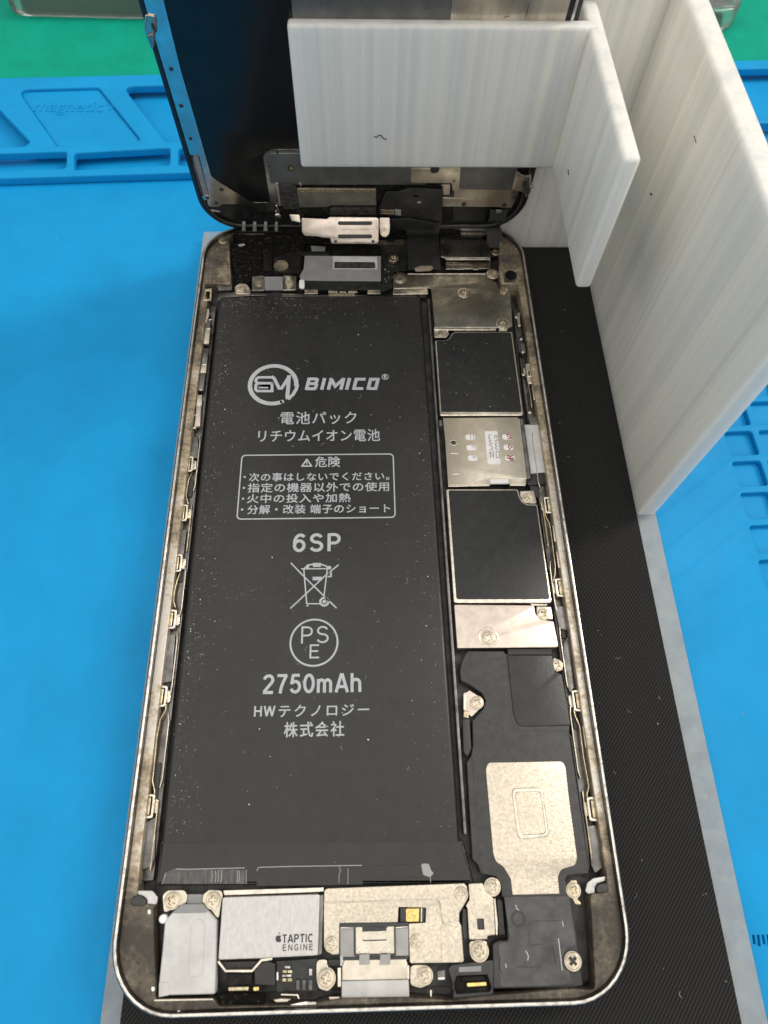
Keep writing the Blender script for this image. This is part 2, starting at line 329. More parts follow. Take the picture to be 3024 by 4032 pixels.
def tube_mesh(path, r, n=8):
    bm = bmesh.new(); P = [Vector(p) for p in path]; rows = []
    for i, p in enumerate(P):
        d = (P[min(i+1, len(P)-1)] - P[max(i-1, 0)]).normalized()
        a = d.orthogonal().normalized() if abs(d.z) > .95 else d.cross(Vector((0, 0, 1))).normalized(); b = d.cross(a)
        rows.append([bm.verts.new(p + (a*math.cos(2*math.pi*k/n) + b*math.sin(2*math.pi*k/n))*r) for k in range(n)])
    for a, b in zip(rows, rows[1:]):
        for k in range(n): bm.faces.new((a[k], a[(k+1) % n], b[(k+1) % n], b[k]))
    bm.faces.new(rows[0]); bm.faces.new(rows[-1][::-1])
    me = bpy.data.meshes.new('s'); bm.to_mesh(me); bm.free(); return me
def box_mesh(x0, y0, z0, x1, y1, z1, bev=0.0):
    bm = bmesh.new(); bmesh.ops.create_cube(bm, size=1)
    bmesh.ops.scale(bm, vec=(x1-x0, y1-y0, z1-z0), verts=bm.verts); bmesh.ops.translate(bm, vec=((x0+x1)/2, (y0+y1)/2, (z0+z1)/2), verts=bm.verts)
    if bev: bmesh.ops.bevel(bm, geom=bm.edges[:], offset=bev, segments=4, profile=.5, affect='EDGES')
    me = bpy.data.meshes.new('b'); bm.to_mesh(me); bm.free(); return me
def flakes(spots, z, smin=.06, smax=.16):
    """tiny irregular crumbs lying at the given spots"""
    bm = bmesh.new()
    for x, y in spots:
        s = random.uniform(smin, smax); a0 = random.random()*6.3; e = random.uniform(.35, 1); n = 5; top = []; bot = []
        for k in range(n):
            a = 2*math.pi*k/n; rr = s*random.uniform(.6, 1.15)
            dx, dy = rr*math.cos(a), rr*e*math.sin(a); X = x+dx*math.cos(a0)-dy*math.sin(a0); Y = y+dx*math.sin(a0)+dy*math.cos(a0)
            top.append(bm.verts.new((x+(X-x)*.6, y+(Y-y)*.6, z+s*.5))); bot.append(bm.verts.new((X, Y, z-.02)))
        bm.faces.new(top)
        for k in range(n): bm.faces.new((bot[k], bot[(k+1) % n], top[(k+1) % n], top[k]))
    me = bpy.data.meshes.new('f'); bm.to_mesh(me); bm.free(); return me
def fit_text(s, zone, left, right, top, bottom, h, bold=0.0, shear=0.0, spacing=1.0, thick=.03, pl=PH, rot=0):
    """lettering whose box is given by four measured mid-edge points"""
    me = text_mesh(s, bold, shear, spacing)
    if rot: me.transform(Matrix.Rotation(R(rot), 4, 'Z'))
    xs = [v.co.x for v in me.vertices]; ys = [v.co.y for v in me.vertices]
    x0 = M(zone, left, h, pl)[0]; x1 = M(zone, right, h, pl)[0]; y1 = M(zone, top, h, pl)[1]; y0 = M(zone, bottom, h, pl)[1]
    sx, sy = (x1-x0)/(max(xs)-min(xs)), (y1-y0)/(max(ys)-min(ys))
    ax, ay = min(xs), min(ys)
    bm = bmesh.new(); bm.from_mesh(me); bpy.data.meshes.remove(me)
    for v in bm.verts: v.co = ((v.co.x-ax)*sx + x0, (v.co.y-ay)*sy + y0, h)
    bmesh.ops.remove_doubles(bm, verts=bm.verts, dist=1e-5)
    if thick:
        g = bmesh.ops.extrude_face_region(bm, geom=bm.faces[:])
        bmesh.ops.translate(bm, vec=(0, 0, -thick), verts=[v for v in g['geom'] if isinstance(v, bmesh.types.BMVert)])
    me = bpy.data.meshes.new('x'); bm.to_mesh(me); bm.free(); return me

# ================================================================== the bench, the blue mat, the clear tray
b = link('workbench', box_mesh(-480, -330, -40, 480, 520, -13.6, .5), 'green'); b['kind'] = 'structure'

ZW, ZR, ZB = -10.6, -8.2, -12.0                       # work face, raised tray frame, bottoms of the deep trays
mt = thing('silicone_mat', 'blue silicone work mat with moulded tool trays, spread under the white stand', 'work mat', (0, 0, -13.6))
fa = M('TG', (0, 725), ZR); fb = M('TG', (1475, 690), ZR)
def far(x): return fa[1] + (fb[1]-fa[1])*(x-fa[0])/(fb[0]-fa[0])
ra = M('TL', (0, 770), ZR); rb = M('TL', (815, 745), ZR)
def near(x): return ra[1] + (rb[1]-ra[1])*(x-ra[0])/(rb[0]-ra[0])
plate('mat_sheet', [(-300, -260), (300, -260), (300, far(300)-.4), (-300, far(-300)-.4)], ZB, 1.5, 'blue', mt, .2)
# small square cells at the right, sunk into the work face
ca = M('RM', (420, 830), ZW); cb = M('RM', (690, 810), ZW); cc = M('RM', (780, 1060), ZW); cn = M('RM', (545, 1150), ZW)
cn = (ca[0] + .35, ca[1] - 7.55)
holes = []
for i in range(0, 4):
    for j in range(-6, 5):
        x = ca[0] - .1 + i*8.05 + .12*(-j); y = ca[1] - j*7.85 + i*.32
        holes.append(fil([(x, y), (x+6.5, y+.25), (x+6.7, y-6.0), (x+.2, y-6.25)], .8))
for k in range(0, 10): holes.append(stroke(M('RR', [(1003+20*k, 1848), (1008+20*k, 1893 if k % 2 else 1885)], ZW), .34))
plate('work_face', [[(-300, -260), (300, -260), (300, near(300)+1), (-300, near(-300)+1)]] + holes, ZW, 1.39, 'blue', mt, .22)
# raised tray frame along the far side
tr = []
mg = M('TL', [(75, 385), (425, 375), (612, 607), (248, 632)], ZR); tr.append(fil(mg, [2.2, 1.5, 1.2, 1.2]))
tr.append(fil(M('TL', [(530, 372), (900, 362), (990, 600), (715, 612)], ZR), [2, .8, 1, .8]))
tr.append(fil(M('TL', [(-330, 420), (-60, 412), (130, 612), (105, 632), (-200, 640)], ZR), 1.2))
tr.append(fil(M('TL', [(318, 660), (735, 637), (733, 712), (322, 733)], ZR), 1.0))
tr.append(fil(M('TL', [(-200, 668), (288, 653), (284, 727), (-200, 745)], ZR), 1.0))
tr.append(fil(M('TL', [(770, 640), (1200, 620), (1200, 700), (770, 714)], ZR), 1.0))
rx = M('WR', [(1280, 850), (1650, 843)], ZR)
tr.append(fil([(60, rx[0][1]-3), (200, rx[1][1]+3.2), (200, 135.5), (60, 131.5)], 1.5))
tr.append(fil([(62, 124.5+4.5), (200, 124.5+8.5), (200, near(200)+3), (62, near(62)+3)], 1.2))
plate('tray_frame', [[(-300, near(-300)), (300, near(300)), (300, far(300)), (-300, far(-300))]] + tr, ZR, 2.39, 'blue', mt, .45, seg=3)
# the raised floor of the magnetic tray, with its embossed word
mc = [sum(p[0] for p in mg)/4, sum(p[1] for p in mg)/4]
plate('tray_floor', fil([(mc[0]+(x-mc[0])*.985, mc[1]+(y-mc[1])*.985) for x, y in mg], 1.4), ZR-.9, 2.6, 'blue', mt, .1)
link('embossed_word', fit_text('magnetic', 'TL', (150, 465), (448, 460), (300, 440), (300, 496), ZR-.72, bold=-.004, thick=.4), 'blue', mt, PH)
plate('embossed_arrow', stroke(M('TL', [(462, 448), (492, 460), (470, 474)], ZR-.72), .42), ZR-.72, .4, 'blue', mt, .03)
# clear lid-like tray on the green bench
GZ = -13.6
q = M('TG', [(172, 182), (1340, 262)], GZ); qr = M('WR', [(1190, 185), (1112, 360)], GZ)
xl = M('TG', (112, 40), GZ)[0]; xr = qr[0][0]; y0 = (M('TG', (600, 225), GZ)[1])
tray = thing('clear_tray', 'long clear plastic tray with a grey lining, lying on the green bench behind the screen', 'tray', ((xl+xr)/2, y0+45, GZ))
sl = -.028
def tl(x, y): return (x, y + sl*(x-(xl+xr)/2))
o1 = fil([tl(xl, y0+100), tl(xl, y0), tl(xr, y0), tl(xr, y0+100)], [6, 8, 12, 6], 8)
i1 = fil([tl(xl+3, y0+97), tl(xl+3, y0+3.2), tl(xr-3, y0+3.2), tl(xr-3, y0+97)], [4, 5.5, 9, 4], 8)
plate('tray_wall', [o1, i1], GZ+7.2, 7.15, 'acryl', tray, 1.2, seg=3)
plate('tray_lining', fil([tl(xl+3.4, y0+96.6), tl(xl+3.4, y0+3.6), tl(xr-3.4, y0+3.6), tl(xr-3.4, y0+96.6)], [4, 5.2, 9, 4], 8), GZ+5.2, 5.0, 'lining', tray, .3)
plate('tray_cover', fil([tl(xl+3.1, y0+96.8), tl(xl+3.1, y0+3.4), tl(xr-3.1, y0+3.4), tl(xr-3.1, y0+96.8)], [4, 5.4, 9, 4], 8), GZ+6.6, 1.0, 'acryl', tray, .2)

# ================================================================== printed stand and its black sheet
ZP = -7.6
st = thing('repair_stand', 'white 3D-printed stand with tall side wall and clamp arm holding the screen', 'stand', (10, 0, ZW))
plate('base_plate', fil([(-41.3, -100), (60.2, -100), (60.2, 85.6), (-41.3, 85.6)], .6), ZP, ZP-ZW-.02, 'thinwhite', st, .25)
link('side_wall', box_mesh(56.05, 3.2, ZP-.9, 60.1, 84.5, 53.3, .85), 'white', st)
link('back_wall', box_mesh(-8, 79.75, ZP-.8, 57.6, 83.6, 53.1, .8), 'white', st)
arm = link('clamp_arm', box_mesh(-13.1, 70.5, 22.0, 41.4, 72.95, 49.75, .7), 'white', st)
link('arm_side_plate', box_mesh(39.8, 36.7, 22.2, 42.75, 81.5, 49.4, .8), 'white', st)
link('rear_clamp', box_mesh(-13.3, 83.4, ZP-.85, 40.8, 86.0, 48.3, .6), 'white', st)
sh = plate('woven_sheet', fil([(-38.2, -99.4), (55.95, -99.4), (55.95, 79.5), (40.85, 79.5), (40.8, 81), (-38.2, 81)], .3), -7.32, .27, 'weave', None, .03)
tag(sh, 'black woven sheet stuck on the white stand, under the open phone', 'sheet')
ms = []
for k in range(22):
    x_, y_ = random.uniform(40, 55), random.uniform(-85, 78); a_ = random.uniform(0, 6.3); L_ = random.uniform(.12, .6)
    ms.append(tube_mesh([(x_, y_, -7.27), (x_+L_*math.cos(a_), y_+L_*math.sin(a_), -7.25), (x_+L_*1.7*math.cos(a_+.6), y_+L_*1.7*math.sin(a_+.6), -7.27)], random.uniform(.02, .045), 5))
o = link('lint', merge(ms), 'fluff', sh); o['kind'] = 'stuff'
sp_ = [(random.uniform(-105, -45), random.uniform(-85, 105)) for k in range(46)] + [(random.uniform(62, 110), random.uniform(-80, 60)) for k in range(26)]
o = link('dust', flakes(sp_, ZW+.02, .05, .14), 'fluff', mt, PH); o['kind'] = 'stuff'
# fibres and crumbs
fp = Plane((0, 70.5, 0), (1, 0, 0), (0, 0, 1))
hp = M('PX', [(1474, 536), (1484, 541), (1490, 532), (1502, 533), (1510, 545), (1522, 548)], 0, fp)
tag(link('fibre', tube_mesh([fp.pt(u, v, .08) for u, v in hp], .10, 6), 'hair'), 'small curled dark fibre clinging to the front of the clamp arm', 'fibre')
wp = Plane((56.05, 0, 0), (0, -1, 0), (0, 0, 1))
hp = M('PX', [(2734, 535), (2738, 548), (2742, 562)], 0, wp)
tag(link('fibre', tube_mesh([wp.pt(u, v, .06) for u, v in hp], .06, 6), 'hair'), 'thin straight fibre on the tall side wall, right of the arm plate', 'fibre')
ap = Plane((39.8, 0, 0), (0, -1, 0), (0, 0, 1))
hp = M('PX', [(2238, 669), (2239, 680), (2240, 689)], 0, ap)
tag(link('fibre', tube_mesh([ap.pt(u, v, .06) for u, v in hp], .10, 6), 'hair'), 'short dark fibre on the side plate at the right end of the clamp arm', 'fibre')
hp = M('PX', [(2563, 761), (2567, 768)], 0, wp)
tag(link('specks', tube_mesh([wp.pt(u, v, .06) for u, v in hp], .16, 6), 'hair'), 'dark round speck on the lower part of the tall side wall', 'speck')
for (zn, x, y), lab in zip([('L2', 118, 182), ('RR', 957, 945), ('RR', 612, 985)],
        ['tiny white crumb on the blue mat left of the phone', 'tiny white crumb on the blue mat right of the stand', 'tiny pale crumb on the black woven sheet right of the phone']):
    z = ZW if zn != 'RR' or x > 700 else -7.32
    if zn == 'L2': zn, x, y = 'PX', 225, 938
    tag(link('crumb', flakes([M(zn, (x, y), z)], z, .18, .24), 'fluff', None, PH), lab, 'crumb')
# ---- plain sans lettering drawn from strokes
def earc(cx, cy, rx, ry, a0, a1, n=14): return [(cx + rx*math.cos(R(a0+(a1-a0)*k/n)), cy + ry*math.sin(R(a0+(a1-a0)*k/n))) for k in range(n+1)]
GL = {
 '2': (.56, [earc(.28, .715, .22, .225, 172, -28, 12) + [(.07, .10)], [(.02, .06), (.54, .06)]]),
 '7': (.54, [[(.02, .94), (.53, .94)], [(.50, .97), (.34, .60), (.24, .30), (.20, 0)]]),
 '5': (.56, [[(.50, .94), (.15, .94)], [(.16, .99), (.085, .47)], earc(.28, .34, .225, .28, 140, -158, 16)]),
 '0': (.56, [earc(.28, .5, .225, .44, 0, 360, 26)]),
 '6': (.56, [earc(.285, .335, .215, .275, 0, 360, 22), earc(.33, .48, .26, .46, 185, 48, 12)]),
 'S': (.62, [earc(.31, .73, .225, .21, 18, 262, 14) + earc(.31, .29, .245, .23, 80, -162, 14)]),
 'P': (.60, [[(.07, 0), (.07, 1)], [(.07, .94), (.31, .94)] + earc(.31, .70, .22, .24, 80, -80, 10) + [(.31, .46), (.07, .46)]]),
 'm': (.80, [[(.06, 0), (.06, .72)], earc(.22, .47, .16, .20, 170, 0, 9) + [(.38, 0)], earc(.54, .47, .16, .20, 170, 0, 9) + [(.70, 0)]]),
 'A': (.66, [[(.03, 0), (.32, 1)], [(.34, 1), (.63, 0)], [(.14, .30), (.52, .30)]]),
 'h': (.54, [[(.06, 0), (.06, 1)], earc(.26, .47, .20, .20, 170, 0, 9) + [(.46, 0)]]),
 'E': (.56, [[(.07, 0), (.07, 1)], [(.07, .94), (.53, .94)], [(.07, .52), (.49, .52)], [(.07, .06), (.54, .06)]]),
 'H': (.62, [[(.07, 0), (.07, 1)], [(.55, 0), (.55, 1)], [(.07, .52), (.55, .52)]]),
 'W': (.86, [[(.03, 1), (.22, .02)], [(.22, .02), (.43, .96)], [(.43, .96), (.64, .02)], [(.64, .02), (.83, 1)]]),
 'T': (.56, [[(0, .94), (.56, .94)], [(.28, .94), (.28, 0)]]),
 'I': (.16, [[(.08, 0), (.08, 1)]]),
 'C': (.64, [earc(.34, .5, .26, .45, 42, 318, 18)]),
 'N': (.62, [[(.07, 0), (.07, 1)], [(.07, .98), (.55, .02)], [(.55, 0), (.55, 1)]]),
 'G': (.66, [earc(.34, .5, .27, .45, 42, 325, 18) + [(.57, .46)], [(.38, .46), (.60, .46)]]),
}
def lettering(word, zone, left, right, top, bottom, h, wt, gap=.16, thick=.02):
    x0 = M(zone, left, h)[0]; x1 = M(zone, right, h)[0]; y1 = M(zone, top, h)[1]; y0 = M(zone, bottom, h)[1]
    tot = sum(GL[c][0] for c in word) + gap*(len(word)-1); sx = (x1-x0)/tot; sy = y1-y0; x = 0; ms = []; k = 0
    for c in word:
        for st_ in GL[c][1]:
            k = (k+1) % 9; ms.append(plate_mesh([stroke([(x0+(x+u)*sx, y0+v*sy) for u, v in st_], wt)], h + k*.0022, thick, 0))
        x += GL[c][0] + gap
    return merge(ms)
# ================================================================== the phone body
ph = thing('smartphone', 'opened phone body on the black woven sheet, black battery and metal shields exposed', 'phone', (0, 0, -7.31))
def outline(ins, r=10.1, n=10): return rrect(-38.95+ins, -79.1+ins, 38.95-ins, 79.1-ins, max(1.2, r-ins), n)
def housing():
    prof = [(-7.31, 2.6), (-7.0, 1.45), (-6.5, .75), (-5.8, .28), (-4.9, .05), (-3.6, 0), (-2.3, .03), (-1.2, .14), (-.5, .28), (-.12, .44), (0, .62),
            (0, .83), (-.07, .97), (-.9, 1.12), (-5.3, 1.2)]
    bm = bmesh.new(); rows = []
    for z, i in prof: rows.append([bm.verts.new((x, y, z)) for x, y in outline(i)])
    for j, (a, c) in enumerate(zip(rows, rows[1:])):
        for k in range(len(a)):
            f = bm.faces.new((a[k], a[(k+1) % len(a)], c[(k+1) % len(a)], c[k])); f.material_index = 1 if 10 <= j <= 11 else 0
    bm.faces.new(rows[0][::-1]); f = bm.faces.new(rows[-1]); f.material_index = 2
    me = bpy.data.meshes.new('h'); bm.to_mesh(me); bm.free(); return me
hm = housing(); idx = [p.material_index for p in hm.polygons]
ho = link('housing', hm, ['alu', 'rim', 'floor'], ph, weld=False, smooth=40)
for p, i in zip(ho.data.polygons, idx): p.material_index = i
# adhesive ledge with the inner cut-out
ZL = -1.0
cav = [(-36.2, -58)] + [(-36.2, y) for y in (20, 56)] + M('UL', [(215, 855), (310, 862), (435, 868), (425, 640), (418, 500), (445, 452)], ZL) + [(-28.5, 77.2), (31.2, 77.2)] \
    + M('UR', [(1178, 470), (1172, 760), (1192, 862), (1325, 872)], ZL) + [(36.3, 56), (36.4, 0), (36.5, -50)] + M('B3', [(1325, 205), (1330, 340), (1190, 352), (1215, 800), (1232, 1135), (1050, 1125), (390, 1178)], ZL) \
    + M('B2', [(1280, 1190), (915, 1168), (320, 1176), (95, 1215)], ZL) + M('B1', [(1560, 1305), (850, 1312), (822, 1262), (385, 1262), (392, 1180), (372, 600), (395, 575), (255, 560)], ZL)
plate('adhesive_ledge', [outline(1.1), fil(cav, .7)], ZL, 4.2, 'ledge', ph, .18)
plate('midframe', fil([(-36, -76.6), (36, -76.6), (36, 77), (-36, 77)], 3), -4.4, .6, 'floor', ph, .1)
# side channels of the midframe beside battery and boards
plate('side_channel', fil([(-36.1, -61.5), (-34.3, -61.5), (-34.6, 56), (-36.1, 56)], .3), -2.9, 1.4, 'frame', ph, .15)
plate('side_channel', fil([(34.6, -61), (36.2, -61), (36.2, 55), (34.6, 55)], .3), -3.0, 1.4, 'frame', ph, .15)
plate('battery_rail', fil([(14.75, -56), (15.25, -56), (15.1, 57), (14.6, 57)], .1), -1.75, 2.6, 'frame', ph, .1)

# ---- battery
ZB_ = -1.8
bt = plate('battery', fil([(-34.0, 58.1), (13.2, 58.4), (14.15, -62.3), (-33.5, -61.7)], [1.6, 1.9, .6, .6], 6), ZB_, 2.6, 'batt', ph, .75, seg=4)
bt['label'] = 'flat black battery with grey printed logos and warnings'
plate('end_tape', fil([(-33.6, -55.7), (14.6, -56.7), (15.9, -63.0), (-33.7, -62.1)], .3), ZB_+.05, 2.5, 'tape', bt, .5, seg=3)
def tape_piece(pts, z=.14, m='clear'):
    return plate('adhesive_tab', fil(M('B1', pts, ZB_), .25), ZB_+z, .1, m, bt, .03)
tape_piece([(455, 345), (535, 310), (1050, 320), (1055, 425), (445, 425)])
tape_piece([(1135, 310), (1400, 298), (1880, 300), (1900, 430), (1125, 440)], .12, 'tape')
plate('adhesive_tab', fil(M('B2', [(1010, 0), (1080, 0), (1100, 60), (1125, 85), (1090, 120), (1030, 100)], ZB_), .3), ZB_+.2, .16, 'glint', bt, .05)
plate('adhesive_tab', fil(M('B2', [(380, 30), (740, 15), (1010, 5), (1050, 120), (370, 150)], ZB_), .3), ZB_+.13, .08, 'tape', bt, .03)
for pts, w in (([(1128, 330), (1140, 304), (1400, 297), (1890, 290)], .14), ([(540, 316), (640, 318), (860, 312), (1040, 308)], .14), ([(1052, 318), (1052, 425)], .08), ([(440, 425), (450, 400), (470, 350)], .12)):
    plate('crease_glint', stroke(M('B1', pts, ZB_), w), ZB_+.20, .16, 'glint', bt, .02)  # pale lines painted as glints along the tape creases
for x in (800, 828, 846, 870, 985, 1000):
    plate('crease_glint', stroke(M('B1', [(x, 325), (x+4, 372), (x-2, 412)], ZB_), .12), ZB_+.20, .1, 'glint', bt, .02)
for pts in ([(300, 25), (312, 60), (300, 95), (298, 170)], [(378, 40), (376, 180)], [(1090, 60), (1095, 165)]):
    plate('crease_glint', stroke(M('B2', pts, ZB_), .1), ZB_+.22, .16, 'glint', bt, .02)

HP = ZB_ + .034; TP = .02
def T(s, zn, l, r, t, b_, **k):
    a = fit_text(s, zn, l, r, t, b_, HP, thick=TP, **k); b2 = a.copy(); b2.transform(Matrix.Translation((.07, 0, .0025))); c2_ = a.copy(); c2_.transform(Matrix.Translation((.035, .05, .005)))
    return merge([a, b2, c2_])
SK = [0]
def S(zn, pts, w):
    SK[0] = (SK[0]+1) % 9
    return plate_mesh([stroke(M(zn, pts, HP), w)], HP + SK[0]*.0022, TP, 0)
def Pl(loops): return plate_mesh(loops, HP, TP, 0)
# round monogram
cx, cy = M('TX1', (388, 362), HP); rx = (M('TX1', (607, 362), HP)[0]-M('TX1', (170, 362), HP)[0])/2-.42; 
a0 = R(-58); arc = [(cx + rx*math.cos(a0 + (R(14)+R(58)) * 0 - k*0), cy) for k in range(0)]
arc = [(cx + rx*math.cos(R(a)), cy + rx*math.sin(R(a))) for a in range(-5, 297, 6)]
ms = [Pl([stroke(arc, .95)]), Pl([circ(*arc[-1], .47, 14)]),
      Pl([fil(M('TX1', [(545, 283), (545, 440), (520, 470), (505, 500), (525, 500), (606, 400), (590, 330), (566, 420), (540, 452)], HP)[0:2] + M('TX1', [(540, 490), (510, 500), (500, 482), (500, 283)], HP), .2)])]
ms = ms[:2]
ms += [S('TX1', [(505, 283), (520, 283), (520, 470), (521, 488)], 1.0) if False else S('TX1', [(527, 283), (512, 470), (517, 490)], .85),
       S('TX1', [(515, 490), (560, 452), (588, 405), (600, 362)], .75),
       S('TX1', [(385, 300), (262, 300), (243, 312), (237, 330), (247, 350), (385, 352)], .62),
       S('TX1', [(385, 352), (262, 352), (238, 366), (236, 405), (250, 420), (378, 420), (378, 352)], .62),
       S('TX1', [(262, 390), (345, 390)], .35),
       S('TX1', [(372, 292), (398, 310), (440, 395), (462, 395), (530, 290)], .72)]
link('logo_print', merge(ms), 'print', bt, PH)
# block lettering of the maker's name
def blk(strokes, zn, x0, x1, yb, yt, w, sh):
    out = []
    for s in strokes: out.append(S(zn, [(x0 + (x1-x0)*u + sh*v, yb + (yt-yb)*v) for u, v in s], w))
    return out
Bs = [[(0, .08), (.9, .08)], [(.1, 0), (.1, 1)], [(-.05, .92), (.85, .92)], [(.1, .52), (.85, .52)], [(.86, .06), (.9, .5)], [(.82, .5), (.84, .96)]]
Is = [[(.5, 0), (.5, 1)]]
Ms = [[(.06, 0), (.06, 1)], [(.06, .93), (.48, .3), (.94, .93)], [(.94, 0), (.94, 1)]]
Cs = [[(1, .9), (.1, .9)], [(.1, 1), (.1, 0)], [(.1, .1), (1, .1)]]
Os = Cs + [[(.93, 0), (.93, 1)]]
ms = []
for st_, x0, x1 in ((Bs, 668, 765), (Is, 790, 832), (Ms, 862, 985), (Is, 1008, 1048), (Cs, 1080, 1170), (Os, 1206, 1284)):
    ms += blk(st_, 'TX1', x0, x1, 408, 306, .74, 26)
ms.append(Pl([circ(*M('TX1', (1364, 296), HP), .78), circ(*M('TX1', (1364, 296), HP), .6)]))
ms.append(T('R', 'TX1', (1352, 296), (1378, 296), (1364, 280), (1364, 312), bold=.03))
link('name_print', merge(ms), 'print', bt, PH)
ms = [T('電池パック', 'TX1', (452, 650), (1112, 650), (700, 600), (700, 708), spacing=1.12),
      T('リチウムイオン電池', 'TX1', (258, 810), (1316, 810), (700, 756), (700, 860), spacing=1.05)]
link('text_print', merge(ms), 'print', bt, PH)
bx = M('TX1', [(112, 975), (1440, 962), (1456, 1525), (66, 1540)], HP)
bx0, bx1 = (bx[0][0]+bx[3][0])/2, (bx[1][0]+bx[2][0])/2; by1, by0 = (bx[0][1]+bx[1][1])/2, (bx[2][1]+bx[3][1])/2
ms = [Pl([rrect(bx0, by0, bx1, by1, .9), rrect(bx0+.26, by0+.26, bx1-.26, by1-.26, .7)])]
tri = M('TX1', [(682, 1003), (735, 1078), (626, 1080)], HP)
tc_ = [sum(p[0] for p in tri)/3, sum(p[1] for p in tri)/3]
ms += [Pl([fil(tri, .2), fil([(tc_[0]+(x-tc_[0])*.55, tc_[1]+(y-tc_[1])*.55) for x, y in tri], .1)]), S('TX1', [(681, 1032), (681, 1056)], .22), S('TX1', [(681, 1062), (681, 1070)], .24),
       T('危険', 'TX1', (752, 1038), (970, 1038), (860, 992), (860, 1082))]
for s, l, r, t, b_ in (('次の事はしないでください。', 178, 1398, 1130, 1202), ('指定の機器以外での使用', 166, 1395, 1218, 1298), ('火中の投入や加熱', 160, 1060, 1314, 1390), ('分解・改装 端子のショート', 164, 1404, 1408, 1486)):
    ms.append(T(s, 'TX1', (l, (t+b_)/2), (r, (t+b_)/2), (760, t), (760, b_), spacing=1.08))
for x, y in ((140, 1168), (133, 1263), (126, 1357), (118, 1452)): ms.append(Pl([circ(*M('TX1', (x, y), HP), .24, 10)]))
link('warning_print', merge(ms), 'print', bt, PH)
link('model_print', lettering('6SP', 'TX2', (562, 190), (976, 190), (770, 114), (770, 268), HP, .62, .2), 'print', bt, PH)
link('capacity_print', lettering('2750mAh', 'TX2', (300, 1425), (1156, 1425), (720, 1335), (720, 1500), HP, .53, .15), 'print', bt, PH)
ms = [S('TX2', p, w) for p, w in (([(542, 368), (660, 490), (940, 762)], .26), ([(958, 384), (830, 490), (538, 765)], .26), ([(655, 420), (682, 740)], .26), ([(862, 400), (832, 650)], .24),
      ([(632, 420), (880, 418)], .24), ([(660, 418), (690, 388), (740, 380), (800, 380), (850, 395), (875, 420)], .3), ([(680, 402), (700, 400)], .8), ([(735, 386), (804, 386)], .82), ([(682, 724), (800, 724)], .24),
      ([(732, 504), (815, 504)], .72), ([(862, 455), (893, 455), (893, 485), (862, 488)], .3), ([(676, 738), (696, 738)], .4))]
w0 = M('TX2', (834, 706), HP); ms.append(Pl([circ(*w0, .95), circ(*w0, .55)])); ms.append(Pl([circ(*w0, .36)])); ms.append(Pl([circ(*M('TX2', (877, 410), HP), .38)]))
link('bin_symbol_print', merge(ms), 'print', bt, PH)
w0 = M('TX2', (744, 1060), HP); r_ = (M('TX2', (957, 1060), HP)[0]-M('TX2', (530, 1060), HP)[0])/2
ms = [Pl([circ(*w0, r_, 64), circ(*w0, r_-.34, 64)]), lettering('P', 'TX2', (628, 995), (738, 995), (680, 920), (680, 1070), HP, .34), lettering('S', 'TX2', (762, 995), (876, 995), (820, 916), (820, 1068), HP, .34), lettering('E', 'TX2', (702, 1140), (792, 1140), (745, 1078), (745, 1200), HP, .32)]
link('approval_mark_print', merge(ms), 'print', bt, PH)
ms = [lettering('HW', 'TX2', (222, 1660), (404, 1660), (310, 1614), (310, 1706), HP, .3), T('テクノロジー', 'TX2', (436, 1650), (1222, 1650), (820, 1602), (820, 1704), spacing=1.25),
      T('株式会社', 'TX2', (482, 1818), (1004, 1818), (740, 1752), (740, 1884), bold=.004, spacing=1.2)]
link('company_print', merge(ms), 'print', bt, PH)
# dust on the battery: thick along the left and top edges
sp = []
for k in range(900):
    y = random.uniform(-55, 57.5); x = -33.2 + abs(random.gauss(0, 2.6)) + .3
    if random.random() < .35 + .65*(random.random() < .5 + .5*math.sin(y*.21)): sp.append((x, y))
for k in range(420): sp.append((-33 + min(45, abs(random.gauss(0, 14))), 57.6-abs(random.gauss(0, 3.6))))
for k in range(200): sp.append((13.2-abs(random.gauss(0, 3.5)), random.uniform(-55, 50)))
for k in range(330): sp.append((random.uniform(-32, 13), random.uniform(-61, 57)))
o = link('dust', flakes(sp, ZB_+.01, .04, .13), 'fluff', bt, PH); o['kind'] = 'stuff'
sp = []
for k in range(16):
    cx_, cy_ = random.choice(((-32.4, random.uniform(-50, 50)), (random.uniform(-32, 8), 56), (11.5, random.uniform(-40, 30)), (random.uniform(-30, 10), random.uniform(-50, 50))))
    for j in range(random.randint(6, 18)): sp.append((max(-33.3, min(13.3, cx_+random.gauss(0, .9))), min(57.3, cy_+random.gauss(0, 1.3))))
o = link('dust', flakes(sp, ZB_+.02, .04, .12), 'fluff', bt, PH); o['kind'] = 'stuff'
ms = []
for k in range(26):
    x_, y_ = random.uniform(-31, 11), random.uniform(-52, 52); a_ = random.uniform(0, 6.3); L_ = random.uniform(.3, .9)
    ms.append(tube_mesh([(x_, y_, ZB_+.04), (x_+L_*math.cos(a_), y_+L_*math.sin(a_), ZB_+.06), (x_+L_*1.8*math.cos(a_+.5), y_+L_*1.8*math.sin(a_+.5), ZB_+.04)], .022, 5))
o = link('lint', merge(ms), 'fluff', bt); o['kind'] = 'stuff'
sp = [(random.uniform(-30, 12), random.uniform(-54, 54)) for k in range(26)] + [(-32.5+abs(random.gauss(0, 1.5)), random.uniform(-52, 40)) for k in range(34)] + [(12-abs(random.gauss(0, 1.5)), random.uniform(-30, 24)) for k in range(10)]
o = link('dust', flakes(sp, ZB_+.01, .09, .17), 'white_ink', bt, PH); o['kind'] = 'stuff'

